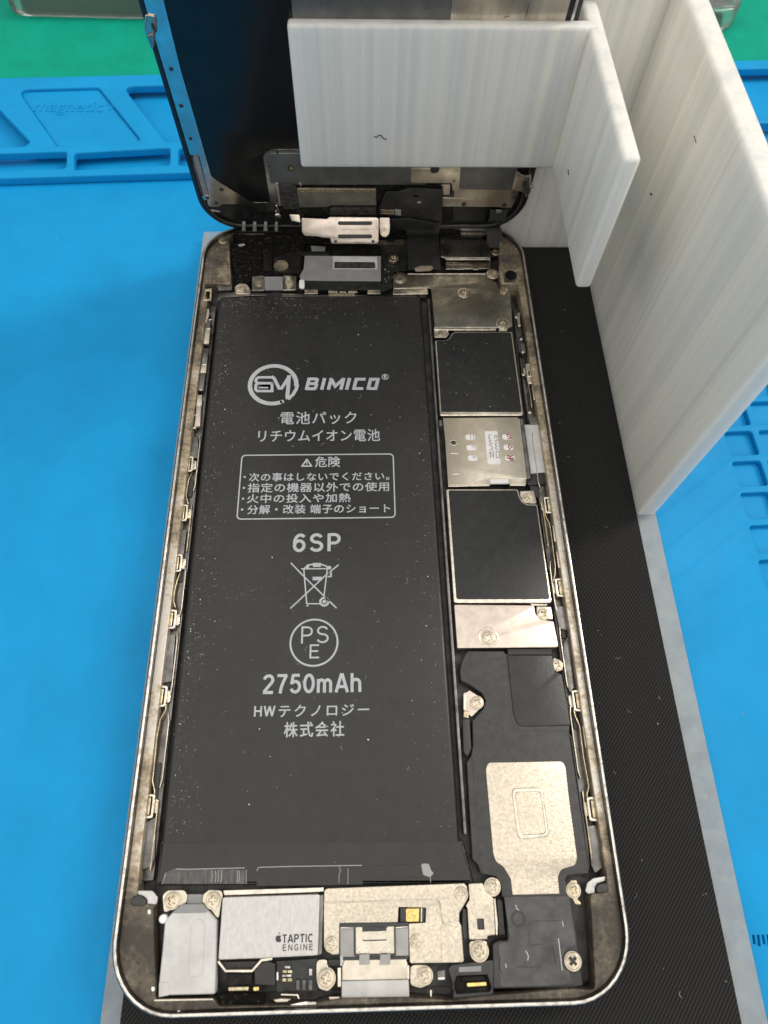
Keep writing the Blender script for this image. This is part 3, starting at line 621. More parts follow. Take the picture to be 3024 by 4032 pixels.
# ---- screws: one head with a cross recess, then copies
def cross(r, w, n=0):
    a, c = r, w/2
    return [(c, a), (c, c), (a, c), (a, -c), (c, -c), (c, -a), (-c, -a), (-c, -c), (-a, -c), (-a, c), (-c, c), (-c, a)]
def screw_mesh():
    a = plate_mesh([circ(0, 0, .5, 32), cross(.28, .16)], 0, .24, .05); b_ = plate_mesh([circ(0, 0, .40, 24)], -.20, .1, 0); r_ = plate_mesh([circ(0, 0, .575, 32), circ(0, 0, .44, 32)], -.05, .3, 0)  # recess floor and ring round the head are coloured dark as shade
    for m_ in (b_, r_):
        for p in m_.polygons: p.material_index = 1
    me = merge([a, b_, r_]); me.transform(Matrix.Scale(MM, 4)); return me
SCR = None
def screw(zn, x, y, d, h, pl=PH, parent=None, m=None):
    global SCR
    u, v = M(zn, (x, y), h, pl); parent = parent or ph
    w = pl.pt(u, v, h)*MM - wloc(parent)
    if SCR is None:
        me = screw_mesh(); me.materials.clear(); me.materials.append(K['screw']); me.materials.append(K['crevice_shade'])
        for p in me.polygons: p.use_smooth = True
        me.set_sharp_from_angle(angle=R(30)); o = bpy.data.objects.new('screw', me); SCR = o
    else: o = SCR.copy()
    C.objects.link(o); o.parent = parent; o.location = w; o.scale = (d, d, d*.8)
    q = Matrix((pl.u, pl.v, pl.n)).transposed() @ Matrix.Rotation(random.uniform(0, 1.57), 3, 'Z'); o.rotation_euler = q.to_euler()
    return o
def washer(zn, x, y, d, h, m='steel2', ri=.0, thick=.35):
    u, v = M(zn, (x, y), h); lp = [circ(u, v, d/2, 32)]
    if ri: lp.append(circ(u, v, ri/2, 28))
    return plate('screw_seat', lp, h, thick, m, ph, .1)
def part(name, zn, pts, h, thick, m, bevel=.08, r=.25, parent=None, pl=PH, holes=(), seg=2):
    q = []
    for p in pts:
        if len(p) == 3: q.append(M(p[0], p[1:], h, pl))
        else: q.append(M(zn, p, h, pl))
    hs = [fil(M(zn, hh, h, pl), .15) for hh in holes]
    return plate(name, [fil(q, r)] + hs, h, thick, m, parent or ph, bevel, pl, seg)

# ---- top end: camera area, connectors
part('camera_cover', 'UL', [(445, 540), (505, 505), (880, 485), (1010, 462), (1040, 520), (1022, 700), (1000, 790), (610, 785), (595, 850), (480, 850), (452, 740), (432, 640)], -1.7, 2.4, 'rubber', .35, .6, seg=3)
part('camera_cover_pad', 'UL', [(455, 560), (680, 555), (690, 690), (470, 700)], -1.3, .5, 'rubber', .2, .5)
part('camera_cover_pad', 'UL', [(700, 625), (768, 620), (770, 755), (700, 760)], -1.25, .5, 'dirt', .15, .2)
part('camera_cover_pad', 'UL', [(780, 650), (880, 620), (1010, 590), (1000, 770), (790, 770)], -1.4, .4, 'dirt', .15, .3)
plate('felt_disc', circ(*M('UL', (842, 716), -1.2), 1.75, 26), -1.15, .35, 'ledge', ph, .1)
part('foam_strip', 'UL', [(430, 455), (900, 440), (1010, 455), (1000, 470), (880, 478), (505, 500)], -1.2, 2, 'rubber', .2, .2)
part('crumb_patch', 'UL', [(490, 545), (540, 535), (548, 550), (505, 562)], -1.22, .15, 'fluff', .04, .1)
part('connector_bracket', 'UL', [(606, 802), (702, 796), (708, 917), (604, 920)], -1.5, .7, 'tarnish', .12, .25)
part('connector_bracket', 'UL', [(856, 797), (968, 800), (966, 915), (856, 917)], -1.5, .7, 'tarnish', .12, .25)
part('connector_bracket_strap', 'UL', [(702, 806), (858, 806), (858, 912), (706, 912)], -1.75, .5, 'grey2', .06, .1)
screw('UL', 665, 855, 1.75, -1.2); screw('UL', 915, 855, 1.75, -1.2)
part('screw_tab', 'UL', [(465, 890), (500, 862), (560, 865), (590, 905), (600, 948), (470, 950)], -1.9, .5, 'steel', .1, .8)
screw('UL', 513, 897, 2.2, -1.45)
part('edge_flange', 'UL', [(320, 975), (345, 940), (460, 930), (600, 945), (840, 940), (1035, 950), (1150, 958), (1540, 955), (1560, 975), (1000, 972), (600, 962), (380, 975), (330, 1010)], -2.2, .5, 'frame', .1, .3)
part('flange_tape', 'UL', [(725, 938), (845, 935), (845, 980), (725, 982)], -1.9, .2, 'flex', .04, .1)
part('shield_film', 'UM', [(150, 922), (905, 925), (905, 1168), (400, 1165), (110, 1160), (100, 1120), (140, 1050)], -1.7, 1.0, 'grey2', .08, .15)
part('connector_frame', 'UM', [(428, 926), (868, 930), (872, 1052), (428, 1050)], -1.55, .3, 'grey', .05, .1, holes=[[(445, 985), (845, 985), (848, 1045), (442, 1043)]])
part('connector_socket', 'UM', [(446, 982), (838, 984), (852, 1022), (840, 1048), (442, 1046)], -1.5, .6, 'sponge', .08, .12)
part('board_strip', 'UM', [(100, 1166), (905, 1170), (905, 1258), (405, 1256), (70, 1252)], -2.0, .7, 'pcb', .06, .1)
part('marker_dot', 'UM', [(95, 1158), (148, 1158), (148, 1235), (128, 1242), (95, 1235)], -1.55, .5, 'white_ink', .08, .5)
for x0, x1, y0_, y1_ in ((150, 282, 1256, 1298), (772, 900, 1256, 1300), (382, 478, 1268, 1284), (494, 560, 1270, 1286), (578, 672, 1268, 1286), (384, 650, 1294, 1330)):
    part('contact_tab', 'UM', [(x0, y0_), (x1, y0_), (x1, y1_), (x0, y1_)], -2.1, .3, 'steel2', .06, .06)
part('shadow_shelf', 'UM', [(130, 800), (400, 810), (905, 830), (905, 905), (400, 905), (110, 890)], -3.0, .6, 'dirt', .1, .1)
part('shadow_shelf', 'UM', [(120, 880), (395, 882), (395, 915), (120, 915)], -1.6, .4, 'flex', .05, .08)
part('camera_lens_block', 'UM', [(210, 820), (360, 830), (350, 875), (220, 872)], -2.3, .5, 'grey2', .1, .2)
part('small_board', 'UM', [(905, 905), (1205, 880), (1200, 1060), (1030, 1080), (1020, 1240), (910, 1280)], -2.1, .6, 'pcb', .05, .1)
for k in range(34):
    x = random.uniform(918, 1010); y = random.uniform(1040, 1225); w = random.choice((8, 12, 14)); hh = random.choice((6, 10, 16))
    part('board_component', 'UM', [(x, y), (x+w, y), (x+w, y+hh), (x, y+hh)], -1.9, .3, random.choice(('solder', 'dirt', 'dirt', 'dark_ink')), .03, .03)
part('dust_clump', 'UM', [(940, 720), (1000, 690), (1060, 730), (1040, 780), (960, 770)], -1.6, .5, 'dirt', .2, .5)
screw('UM', 1026, 945, 2.3, -1.2)

# ---- boards on the right-hand side
part('front_camera_case', 'UE', [(275, 905), (830, 905), (905, 960), (940, 1245), (345, 1250), (280, 1230), (268, 1000)], -1.2, .8, 'tarnish', .2, .3, seg=3)
part('front_camera_case_wall', 'UE', [(345, 1262), (935, 1258), (938, 1385), (345, 1395)], -2.2, .8, 'tarnish', .15, .15)
part('case_edge', 'UE', [(360, 1252), (932, 1252), (934, 1268), (360, 1268)], -1.35, .25, 'steel2', .08, .05)
for x in (475, 705): part('contact_tab', 'UE', [(x, 1380), (x+65, 1380), (x+65, 1398), (x, 1398)], -1.9, .2, 'steel2', .05, .05)
screw('UE', 1000, 1165, 2.1, -1.0)
part('hinge_block', 'UE', [(1070, 1410), (1240, 1412), (1250, 1520), (1080, 1525)], -1.2, .7, 'frame', .15, .4)
part('hinge_block', 'UE', [(965, 1270), (1050, 1280), (1055, 1390), (970, 1380)], -1.6, .8, 'dirt', .15, .2)
plate('screw_seat', circ(*M('UE', (962, 1455), -1.5), 1.6, 28), -1.4, .4, 'steel', ph, .12)
part('top_shield', 'UR', [(308, 800), (330, 785), (410, 788), (432, 780), (1058, 780), (1085, 815), (1150, 850), (1168, 905), (1265, 935), (1284, 1215), (1230, 1226), (645, 1222), (622, 960), (612, 900), (590, 898), (310, 904)], -1.35, .5, 'tarnish', .14, .35, seg=3)
part('top_shield_wall', 'UR', [(310, 902), (588, 898), (592, 948), (305, 952)], -1.5, 1.3, 'steel2', .1, .1)
part('top_shield_edge', 'UR', [(425, 776), (1060, 776), (1060, 786), (425, 786)], -1.28, .2, 'steel2', .07, .05)
for zn, x, y, d in (('UR', 365, 815, 2.3), ('UR', 885, 937, 2.0), ('UR', 1122, 777, 2.0), ('UR', 1216, 912, 2.0), ('UR', 1205, 1190, 2.2)):
    if (x, y) in ((885, 937), (1205, 1190), (365, 815)): washer(zn, x, y, d*1.55, -1.27, 'steel2' if x != 365 else 'tarnish', 0, .2)
    screw(zn, x, y, d, -1.0)
part('shield_lip', 'R1', [(165, 508), (290, 512), (310, 530), (840, 528), (842, 552), (305, 552), (160, 545)], -1.4, .5, 'steel2', .12, .15)
part('shield_lip', 'R1', [(868, 535), (965, 535), (960, 556), (868, 558)], -1.35, .3, 'steel2', .1, .1)
part('screw_tab', 'R1', [(165, 545), (310, 552), (330, 590), (300, 630), (165, 632)], -1.75, .5, 'steel', .1, .3)
screw('R1', 260, 578, 1.75, -1.45)
def can(zn, outer, film, r1, r2, fr=.5):
    part('shield_can', zn, outer, -1.45, 1.6, 'steel2', .22, r1, seg=3)
    return part('black_pad', zn, film, -1.39, .12, 'film', .04, r2)
can('R1', [(170, 664), (295, 660), (335, 628), (350, 590), (390, 566), (1005, 566), (1018, 580), (1138, 1460), (1125, 1482), (238, 1484), (226, 1470)],
    [(190, 672), (300, 668), (345, 640), (362, 600), (396, 582), (992, 578), (1002, 586), (1116, 1430), (1108, 1444), (252, 1442), (242, 1430)], [.3, .4, .8, .8, .5, .4, .3, .3, .4, .5, .3], [.3, .4, .8, .8, .5, .4, .3, .3, .4, .4, .3])
can('R2', [(250, 184), (265, 178), (928, 178), (938, 235), (965, 290), (1010, 318), (1106, 320), (1240, 1222), (1230, 1242), (335, 1242), (322, 1226)],
    [(276, 202), (285, 192), (915, 190), (926, 240), (955, 298), (1005, 330), (1096, 332), (1218, 1192), (1210, 1206), (362, 1208), (348, 1194)], [.2, .3, .5, .8, .8, .8, .3, .4, .3, .4, .3], [.2, .3, .4, .8, .8, .8, .3, .3, .3, .3, .3])
part('screw_tab', 'R2', [(938, 198), (1072, 190), (1100, 312), (1025, 315), (975, 290), (945, 245)], -1.9, .5, 'steel', .1, .3)
screw('R2', 1010, 262, 2.0, -1.55)
o = link('dust', flakes([M('R1', (random.gauss(650, 230), random.gauss(900, 250)), -1.39) for k in range(60)] + [M('R2', (random.uniform(330, 1130), random.uniform(330, 1180)), -1.39) for k in range(24)], -1.385, .03, .08), 'fluff', ph, PH); o['kind'] = 'stuff'
o = link('dust', flakes([M('R1', (random.uniform(260, 1000), random.uniform(650, 1400)), -1.39) for k in range(22)], -1.385, .06, .13), 'white_ink', ph, PH); o['kind'] = 'stuff'
# SIM reader with its marks
sm = part('sim_reader', 'ST', [('R1', 258, 1508), (1222, 105), (1232, 130), (1282, 132), (1410, 1250), ('R2', 1000, 88), ('R2', 1000, 136), ('R2', 845, 136), ('R2', 838, 80), ('R2', 660, 82), ('R2', 662, 140), ('R2', 272, 146), ('R1', 300, 2000), ('R1', 285, 1760)], -1.5, .5, 'steel', .08, .2)
part('sim_reader_edge', 'ST', [(1265, 132), (1330, 134), (1350, 260), (1480, 1230), (1450, 1255), (1402, 1256)], -1.35, 1.4, 'frame', .15, .3, parent=sm)
part('sim_reader_lip', 'R2', [(272, 138), (660, 130), (660, 150), (270, 158)], -1.55, 1.4, 'steel2', .1, .1, parent=sm)
part('sim_reader_lip', 'R2', [(845, 128), (995, 128), (995, 148), (845, 148)], -1.55, 1.4, 'steel2', .1, .1, parent=sm)
part('card_latch', 'R2', [(658, 84), (838, 80), (842, 125), (660, 128)], -1.7, .5, 'white_ink', .08, .1, parent=sm)
part('paper_label', 'ST', [(608, 365), (845, 365), (850, 430), (915, 970), (900, 990), (670, 985), (640, 740)], -1.47, .06, 'white_ink', .02, .35, parent=sm)
def inkS(pts, w=.14):
    q_ = [Vector(p) for p in M('ST', pts, -1.46)]; out = []
    for a_, b_ in zip(q_, q_[1:]):
        SK[0] = (SK[0]+1) % 9; d_ = (b_-a_).normalized()*w*.4
        out.append(plate_mesh([stroke([a_-d_, b_+d_], w)], -1.415 + SK[0]*.0022, .04, 0))
    return merge(out)
ms = [inkS(p) for p in ([(735, 440), (690, 435), (680, 480), (712, 500), (690, 520), (700, 565), (740, 550)], [(810, 440), (838, 460), (832, 490), (800, 490), (790, 460), (810, 440)], [(795, 545), (815, 560), (845, 545), (838, 520)],
      [(755, 605), (715, 590), (700, 625), (735, 655), (760, 680), (745, 715), (705, 715)], [(850, 600), (815, 595), (805, 630), (835, 650), (812, 670), (820, 710), (860, 712)],
      [(715, 865), (705, 745), (775, 860), (770, 745)], [(825, 750), (820, 800), (835, 870), (885, 865), (875, 750), (825, 750)])]
link('label_digits', merge(ms), 'pale_ink', sm, PH)
for i, (x, y) in enumerate(((340, 480), (360, 675), (385, 870), (1025, 475), (1050, 668), (1080, 868))):
    part('ink_dot', 'ST', [(x-92, y-30), (x-60, y-50), (x+70, y-45), (x+94, y-10), (x+88, y+40), (x+50, y+52), (x-60, y+50), (x-88, y+20)], -1.47, .05, 'white_ink', .015, .3, parent=sm)
ms = [inkS(p, w) for p, w in (([(1020, 435), (1045, 470), (1085, 480), (1105, 462), (1070, 432), (1030, 432)], .16), ([(1040, 512), (1085, 505), (1110, 490)], .2), ([(1050, 635), (1050, 670), (1085, 690), (1125, 660), (1090, 632), (1050, 635)], .17), ([(1060, 712), (1080, 706)], .16), ([(1032, 832), (1060, 832), (1080, 845), (1125, 828)], .24), ([(1035, 872), (1085, 876), (1140, 880)], .28), ([(1090, 876), (1090, 910), (1130, 915), (1148, 885)], .22))]
link('red_marks', merge(ms), 'red_ink', sm, PH)
ms = [inkS(p, .1) for p in ([(345, 440), (345, 525)], [(395, 450), (402, 525)], [(365, 645), (415, 660), (418, 690)], [(385, 835), (400, 865), (425, 865), (435, 835)])]
link('dot_marks', merge(ms), 'pale_ink', sm, PH)
plate('rivet', [circ(*M('R1', (375, 1775), -1.4), .78, 20), circ(*M('R1', (375, 1775), -1.4), .5, 16)], -1.42, .3, 'steel2', sm, .1)
plate('rivet_core', circ(*M('R1', (375, 1775), -1.46), .5, 16), -1.47, .2, 'dark_ink', sm, .02)
for zn, pts in (('R1', [(340, 1890), (430, 1895)]), ('R1', [(355, 2115), (455, 2118)]), ('R2', [(305, 38), (390, 38)])):
    plate('stamped_ridge', stroke(M(zn, pts, -1.45), .3), -1.42, .2, 'steel2', sm, .08)
part('battery_side_lug', 'R1', [(215, 1530), (250, 1530), (255, 1590), (218, 1592)], -2.0, .5, 'frame', .1, .1)
part('tray_slot_sheet', 'R1', [(1145, 1582), (1312, 1580), (1392, 2096), (1218, 2112)], -2.0, .5, 'grey', .06, .1)
part('tray_ejector', 'R2', [(1052, 18), (1190, 34), (1192, 125), (1130, 135), (1015, 142), (995, 92), (1045, 80)], -2.2, .8, 'flex', .12, .15)
part('tray_ejector_arm', 'R2', [(1030, 145), (1120, 150), (1130, 250), (1100, 260), (1040, 180)], -2.6, .5, 'dark_ink', .1, .2)
# lower board cover
part('board_cover', 'R2', [(326, 1256), (1075, 1262), (1085, 1335), (1125, 1392), (1256, 1412), (1302, 1640), (1288, 1656), (356, 1664)], -1.45, 1.6, 'pink', .14, [.2, .3, .5, .9, .3, .4, .3, .2], seg=3)
part('screw_tab', 'R2', [(1095, 1272), (1232, 1276), (1252, 1398), (1130, 1385), (1098, 1330)], -1.85, .5, 'steel', .1, .3)
part('board_cover_edge', 'R2', [(1040, 1246), (1195, 1250), (1195, 1268), (1045, 1266)], -1.5, .4, 'steel2', .1, .08)
screw('R2', 1160, 1345, 2.0, -1.5)
washer('R2', 645, 1560, 3.7, -1.38, 'steel2', 3.0, .25); washer('R2', 645, 1562, 2.6, -1.36, 'steel2', 0, .25); screw('R2', 650, 1565, 2.2, -1.2)

# ---- loudspeaker
zS = -1.75
spk = part('speaker_module', 'R3', [(385, 142), (400, 130), (690, 130), (712, 160), (1088, 160), (1108, 300), (1165, 320), (1195, 500), (1232, 755), (1228, 800), (1392, 1900), (1388, 1950), (1215, 1965), (1195, 2010),
      ('B3', 1000, 260), ('B3', 1005, 355), ('B3', 1030, 380), ('B3', 1085, 700), ('B3', 1090, 790), ('B3', 1120, 1000), ('B3', 1135, 1105), ('B3', 1035, 1122), ('B3', 400, 1128), ('B3', 395, 760), ('B3', 440, 735), ('B3', 520, 730), ('B3', 500, 400), ('B3', 470, 370), ('B3', 462, 290), ('B3', 420, 210), ('B3', 310, 190),
      (500, 1945), (485, 1885), (435, 1830), (400, 1250), (388, 1040), (425, 985), (440, 900), (435, 700), (525, 600), (545, 540), (515, 475), (410, 405), (342, 372), (332, 290), (345, 225)], zS, 2.2, 'plast', .22, .35, seg=3)
spk['label'] = 'black loudspeaker module with a champagne metal plate'
part('speaker_ridge', 'R3', [(440, 1000), (470, 1400), (500, 1800), (520, 1940), (512, 1940), (490, 1800), (460, 1400), (432, 1000)], zS+.05, .1, 'plast', .03, .02, parent=spk)
part('speaker_ridge', 'R3', [(1225, 800), (1250, 840), (1395, 1900), (1388, 1902), (1240, 845), (1215, 808)], zS+.06, .12, 'plast', .04, .02, parent=spk)
plate('speaker_seam', stroke(M('R3', [(715, 160), (735, 400), (745, 640), (780, 750), (830, 785), (1190, 778)], zS), .22), zS+.03, .1, 'dark_ink', spk, .03)
part('antenna_flap', 'R3', [(722, 168), (1086, 166), (1110, 300), (1165, 320), (1195, 490), (1238, 738), (850, 746), (795, 715), (772, 640)], zS+.22, .25, 'flex', .08, [.2, .2, .2, .4, .3, .3, .8, 1, .6], parent=spk)
part('flap_bend', 'R3', [(722, 112), (1086, 112), (1088, 165), (722, 165)], zS+.1, .5, 'flex', .15, .1, parent=spk)
mp_ = part('speaker_plate', 'R3', [(545, 1100), (560, 1042), (1165, 1030), (1196, 1070), (1225, 1330), (1292, 1820), (1280, 1880), (1160, 1915), (1135, 1975), ('B3', 930, 240), ('B3', 940, 352), ('B3', 556, 360), ('B3', 542, 230), (735, 1970), (690, 1895), (625, 1850), (605, 1780)],
     zS+.16, .3, 'speckle', .08, [1.2, 1.4, 1.6, 1.4, .5, 1.2, 1.2, 1.2, 1.2, .5, .1, .1, .5, 1.2, 1.4, 1.2, 1.2], parent=spk)
eo = M('R3', [(752, 1252), (1005, 1246), (1062, 1650), (808, 1668)], zS+.16); ei = M('R3', [(785, 1285), (990, 1280), (1035, 1618), (832, 1632)], zS+.16)
plate('plate_emboss', [fil(eo, .9), fil(ei, .6)], zS+.34, .34, 'steel2', mp_, .16, seg=4)
plate('speaker_lower_film', fil(M('B3', [(485, 372), (1018, 366), (1042, 540), (1078, 770), (1000, 790), (965, 870), (975, 950), (1030, 1000), (1040, 1100), (455, 1118), (440, 750), (515, 740), (530, 700)], zS+.1), [.2, .2, .3, .4, .6, .8, .8, .6, .3, .3, .3, .2, .3]), zS+.12, .3, 'filmgrey', spk, .1)
for pts, w in (([(690, 640), (685, 740), (705, 765), (820, 765)], .1), ([(720, 575), (950, 570)], .08), ([(455, 850), (450, 940), (470, 1010)], .12), ([(880, 770), (910, 930)], .12), ([(590, 950), (800, 945)], .1)):
    plate('film_crease', stroke(M('B3', pts, zS+.1), w), zS+.15, .08, 'dark_ink' if w < .11 else 'flex', spk, .02)
for pts in ([(930, 715), (962, 980)], [(665, 815), (685, 860), (680, 895)], [(498, 920), (506, 955)], [(962, 575), (972, 620)], [(580, 440), (588, 470), (612, 490)]):
    plate('scratch', stroke(M('B3', pts, zS+.1), .12), zS+.15, .08, 'grey', spk, .03)
plate('film_hole', [circ(*M('B3', (604, 555), zS+.1), 1.15, 20), circ(*M('B3', (604, 555), zS+.1), .75, 20)], zS+.17, .1, 'dark_ink', spk, .03)
part('speaker_hinge', 'R3', [(360, 470), (385, 470), (410, 450), (470, 490), (520, 520), (522, 580), (430, 670), (365, 620)], -2.2, .4, 'pink', .08, .3)
part('speaker_hinge_leaf', 'R3', [(362, 470), (385, 490), (388, 615), (362, 612)], -1.8, .6, 'steel2', .1, .1)
part('speaker_hinge_pin', 'R3', [(365, 622), (412, 625), (405, 680), (362, 672)], -2.0, .6, 'brass', .1, .1)
part('rubber_plug', 'R3', [(352, 682), (415, 680), (430, 930), (400, 1000), (362, 960)], -1.9, 1.2, 'dark_ink', .25, .4)
screw('R3', 475, 550, 2.0, -1.75)
screw('R3', 1130, 245, 1.8, -2.0); part('screw_tab', 'R3', [(1095, 180), (1160, 215), (1175, 285), (1120, 305), (1100, 260)], -2.3, .4, 'steel', .08, .3)
screw('B3', 395, 295, 2.1, -1.5); washer('B3', 392, 295, 2.7, -1.75, 'steel')
screw('B3', 1055, 322, 2.0, -1.6); part('screw_tab', 'B3', [(1022, 240), (1080, 240), (1105, 330), (1090, 400), (1128, 440), (1070, 440), (1050, 400)], -1.9, .5, 'brass', .1, .3)
screw('B3', 1050, 902, 2.25, -1.35); washer('B3', 1050, 902, 2.9, -1.6, 'dark_ink'); part('screw_tab', 'B3', [(1095, 870), (1120, 880), (1125, 950), (1095, 960)], -1.9, .5, 'gold', .1, .1)

# ---- bottom row: mic block, vibration motor, dock connector
zQ = -1.35
gb = part('grey_block', 'B1', [(578, 574), (732, 572), (835, 692), (830, 970), (822, 1228), (490, 1236), (415, 1252), (412, 1160), (440, 900), (458, 690), (505, 640)], zQ, 2.2, 'grey', .3, [.5, .5, .4, .2, .3, .1, .3, .2, .2, .4, .3], seg=3)
part('grey_block_top', 'B1', [(500, 640), (578, 574), (732, 572), (782, 634)], zQ+.04, .15, 'grey2', .05, .3, parent=gb)
gx = M('B1', [(648, 720), (690, 676), (745, 690), (752, 730), (738, 1100), (628, 1105)], zQ)
plate('grey_block_groove', [fil(gx, .7, 6), fil([(sum(p[0] for p in gx)/6 + (x-sum(p[0] for p in gx)/6)*.9, sum(p[1] for p in gx)/6 + (y-sum(p[1] for p in gx)/6)*.97) for x, y in gx], .6, 6)], zQ+.06, .12, 'grey', gb, .05)
part('grey_block_tab', 'B1', [(416, 1142), (492, 1142), (492, 1232), (414, 1248)], zQ+.08, .25, 'grey', .06, .1, parent=gb)
plate('grey_block_pip', circ(*M('B1', (442, 680), zQ), .62, 18), zQ-.1, 1.2, 'white_ink', gb, .2)
part('screw_bracket', 'B1', [(440, 505), (480, 470), (600, 468), (622, 510), (618, 565), (520, 600), (450, 645)], -1.9, .5, 'steel', .1, .6)
part('screw_bracket', 'B1', [(735, 500), (780, 466), (870, 470), (880, 520), (862, 600), (850, 690), (790, 610), (730, 560)], -1.9, .5, 'steel', .1, .6)
part('bracket_gap', 'B1', [(620, 500), (735, 500), (735, 568), (620, 568)], -2.2, .4, 'grey2', .05, .1)
screw('B1', 510, 545, 2.2, -1.5); screw('B1', 808, 542, 2.2, -1.5)
part('corner_shelf', 'B1', [(250, 470), (370, 472), (408, 520), (402, 575), (330, 592), (328, 540), (300, 515), (262, 505)], -1.25, .6, 'taptic', .12, .5)
plate('rubber_bump', fil(M('B1', [(215, 520), (280, 502), (325, 540), (325, 585), (215, 588)], -1.1), .8), -.85, .6, 'plast', ph, .2)
part('corner_shelf', 'B3', [(1150, 330), (1165, 260), (1215, 222), (1318, 206), (1312, 250), (1250, 268), (1230, 300), (1232, 350), (1170, 352)], -1.25, .6, 'taptic', .12, .5)
plate('rubber_bump', fil(M('B3', [(1240, 275), (1330, 255), (1345, 340), (1235, 348)], -1.1), .8), -.85, .6, 'plast', ph, .2)
part('top_strip', 'B1', [(880, 470), (1610, 448), (1615, 478), (1560, 486), (890, 510)], -1.8, .5, 'steel2', .1, .15)
tp = part('vibration_motor', 'B1', [(876, 528), (890, 518), (1570, 496), (1586, 508), (1574, 935), (1560, 946), (1165, 966), (850, 978), (846, 960)], zQ, 2.4, 'taptic', .18, .25, seg=3)
tp['label'] = 'silver rectangular vibration motor with dark lettering'
plate('motor_side', fil(M('B1', [(1578, 505), (1612, 500), (1600, 930), (1568, 945)], zQ-.4), .1), zQ-.4, 2.0, 'frame', tp, .1)
plate('motor_clip', stroke(M('B1', [(846, 985), (900, 1058), (1092, 1056), (1160, 978), (1240, 968)], zQ-.2), .38), zQ-.15, 1.2, 'steel2', tp, .12)
part('motor_connector', 'B1', [(905, 1072), (1095, 1070), (1090, 1158), (905, 1160)], -2.3, .8, 'dirt', .1, .1)
part('motor_gap', 'B1', [(860, 990), (1150, 985), (1090, 1050), (905, 1052)], -2.4, .4, 'pcb', .05, .05)
h_ = zQ + .034
ms = [lettering('TAPTIC', 'B1', (1312, 818), (1534, 818), (1425, 790), (1425, 850), h_, .2, .13, .025), lettering('ENGINE', 'B1', (1314, 884), (1534, 884), (1425, 862), (1425, 908), h_, .12, .26, .025)]
ap_ = M('B1', [(1284, 802), (1294, 796), (1303, 802), (1298, 814), (1300, 828), (1305, 834), (1296, 850), (1286, 846), (1274, 850), (1262, 832), (1264, 810), (1274, 798)], h_)
ms.append(plate_mesh([fil(ap_, .25)], h_, .025, 0)); ms.append(plate_mesh([fil(M('B1', [(1284, 792), (1288, 780), (1296, 774), (1294, 786)], h_), .1)], h_, .025, 0))
link('motor_lettering', merge(ms), 'dark_ink', tp, PH)
# dock shield
zD = -1.75
dk = part('dock_shield', 'B2', [(165, 300), (170, 232), (195, 214), (1385, 170), (1415, 200), (1415, 318), (1380, 380), (1348, 432), (1348, 515), (1366, 548), (1388, 850), (1370, 862), (925, 870), (915, 860), (905, 522), (1052, 514), (1056, 385), (818, 380), (812, 512), (302, 520), (300, 790), (240, 795), (185, 765), (166, 700)], zD, .5, 'speckle', .1, [.2, .4, .3, .3, .5, .5, .6, .5, .3, .3, .3, .2, .2, .2, .2, .15, .2, .2, .15, .2, .2, .6, .6, .3], seg=2)
part('dock_shield_step', 'B2', [(166, 300), (170, 232), (195, 214), (1385, 170), (1415, 200), (1415, 318), (1380, 380), (1348, 432), (1348, 512), (1205, 524), (1192, 480), (1180, 345), (1150, 312), (172, 338)], zD+.32, .34, 'speckle', .16, [.2, .4, .3, .3, .5, .5, .6, .5, .3, .4, .4, .7, .7, .2], parent=dk, seg=4)
part('dock_shield_step', 'B2', [(1182, 540), (1215, 530), (1362, 552), (1386, 850), (1370, 862), (1195, 864)], zD+.08, .2, 'speckle', .07, .2, parent=dk)
for q_ in ([(174, 340), (1150, 314), (1180, 346), (1193, 482), (1206, 526), (1348, 516)],):
    plate('step_highlight', stroke(fil(M('B2', q_, zD+.1), .4)[0:0] or M('B2', q_, zD+.1), .22), zD+.12, .2, 'steel2', dk, .09)  # bright bead imitates the highlight along the step edge
gw = part('gold_contact', 'B2', [(830, 388), (1048, 385), (1045, 510), (832, 512)], zD-.35, .3, 'dark_ink', .05, .1, parent=dk)
part('gold_leaf', 'B2', [(880, 392), (1000, 390), (995, 508), (882, 510)], zD-.2, .25, 'gold', .08, .2, parent=dk)
part('gold_leaf_pad', 'B2', [(905, 415), (950, 410), (972, 450), (950, 485), (905, 482), (890, 450)], zD-.12, .15, 'gold', .06, .4, parent=dk)
part('contact_rail', 'B2', [(1012, 388), (1024, 388), (1022, 508), (1010, 508)], zD-.1, .3, 'steel2', .05, .05, parent=dk)
screw('B2', 1360, 265, 2.0, zD+.45); screw('B2', 968, 678, 1.8, zD+.12); screw('B2', 232, 700, 1.9, zD+.12)
# the dock plug with its grey cheeks
dp = part('dock_connector', 'B2', [(305, 545), (905, 535), (905, 835), (345, 840), (340, 895), (308, 895)], -2.1, 1.4, 'grey', .1, .15)
part('connector_lip', 'B2', [(300, 520), (905, 512), (905, 548), (302, 556)], -1.75, .4, 'dark_ink', .08, .08, parent=dp)
for x0, x1 in ((308, 432), (790, 902)): part('lip_shine', 'B2', [(x0, 552), (x1, 542), (x1, 556), (x0, 566)], -1.85, .3, 'steel2', .07, .04, parent=dp)
part('connector_cheek', 'B2', [(312, 575), (430, 570), (430, 805), (312, 808)], -1.85, .4, 'cheek', .08, .1, parent=dp)
part('connector_cheek', 'B2', [(788, 566), (903, 562), (905, 800), (790, 802)], -1.85, .4, 'cheek', .08, .1, parent=dp)
part('connector_cover', 'B2', [(440, 552), (490, 548), (500, 570), (710, 566), (720, 545), (780, 545), (785, 785), (442, 790)], -1.7, .5, 'steel', .12, .15, parent=dp)
part('cover_recess', 'B2', [(505, 560), (700, 556), (716, 586), (500, 592)], -1.64, .2, 'dark_ink', .04, .08, parent=dp)
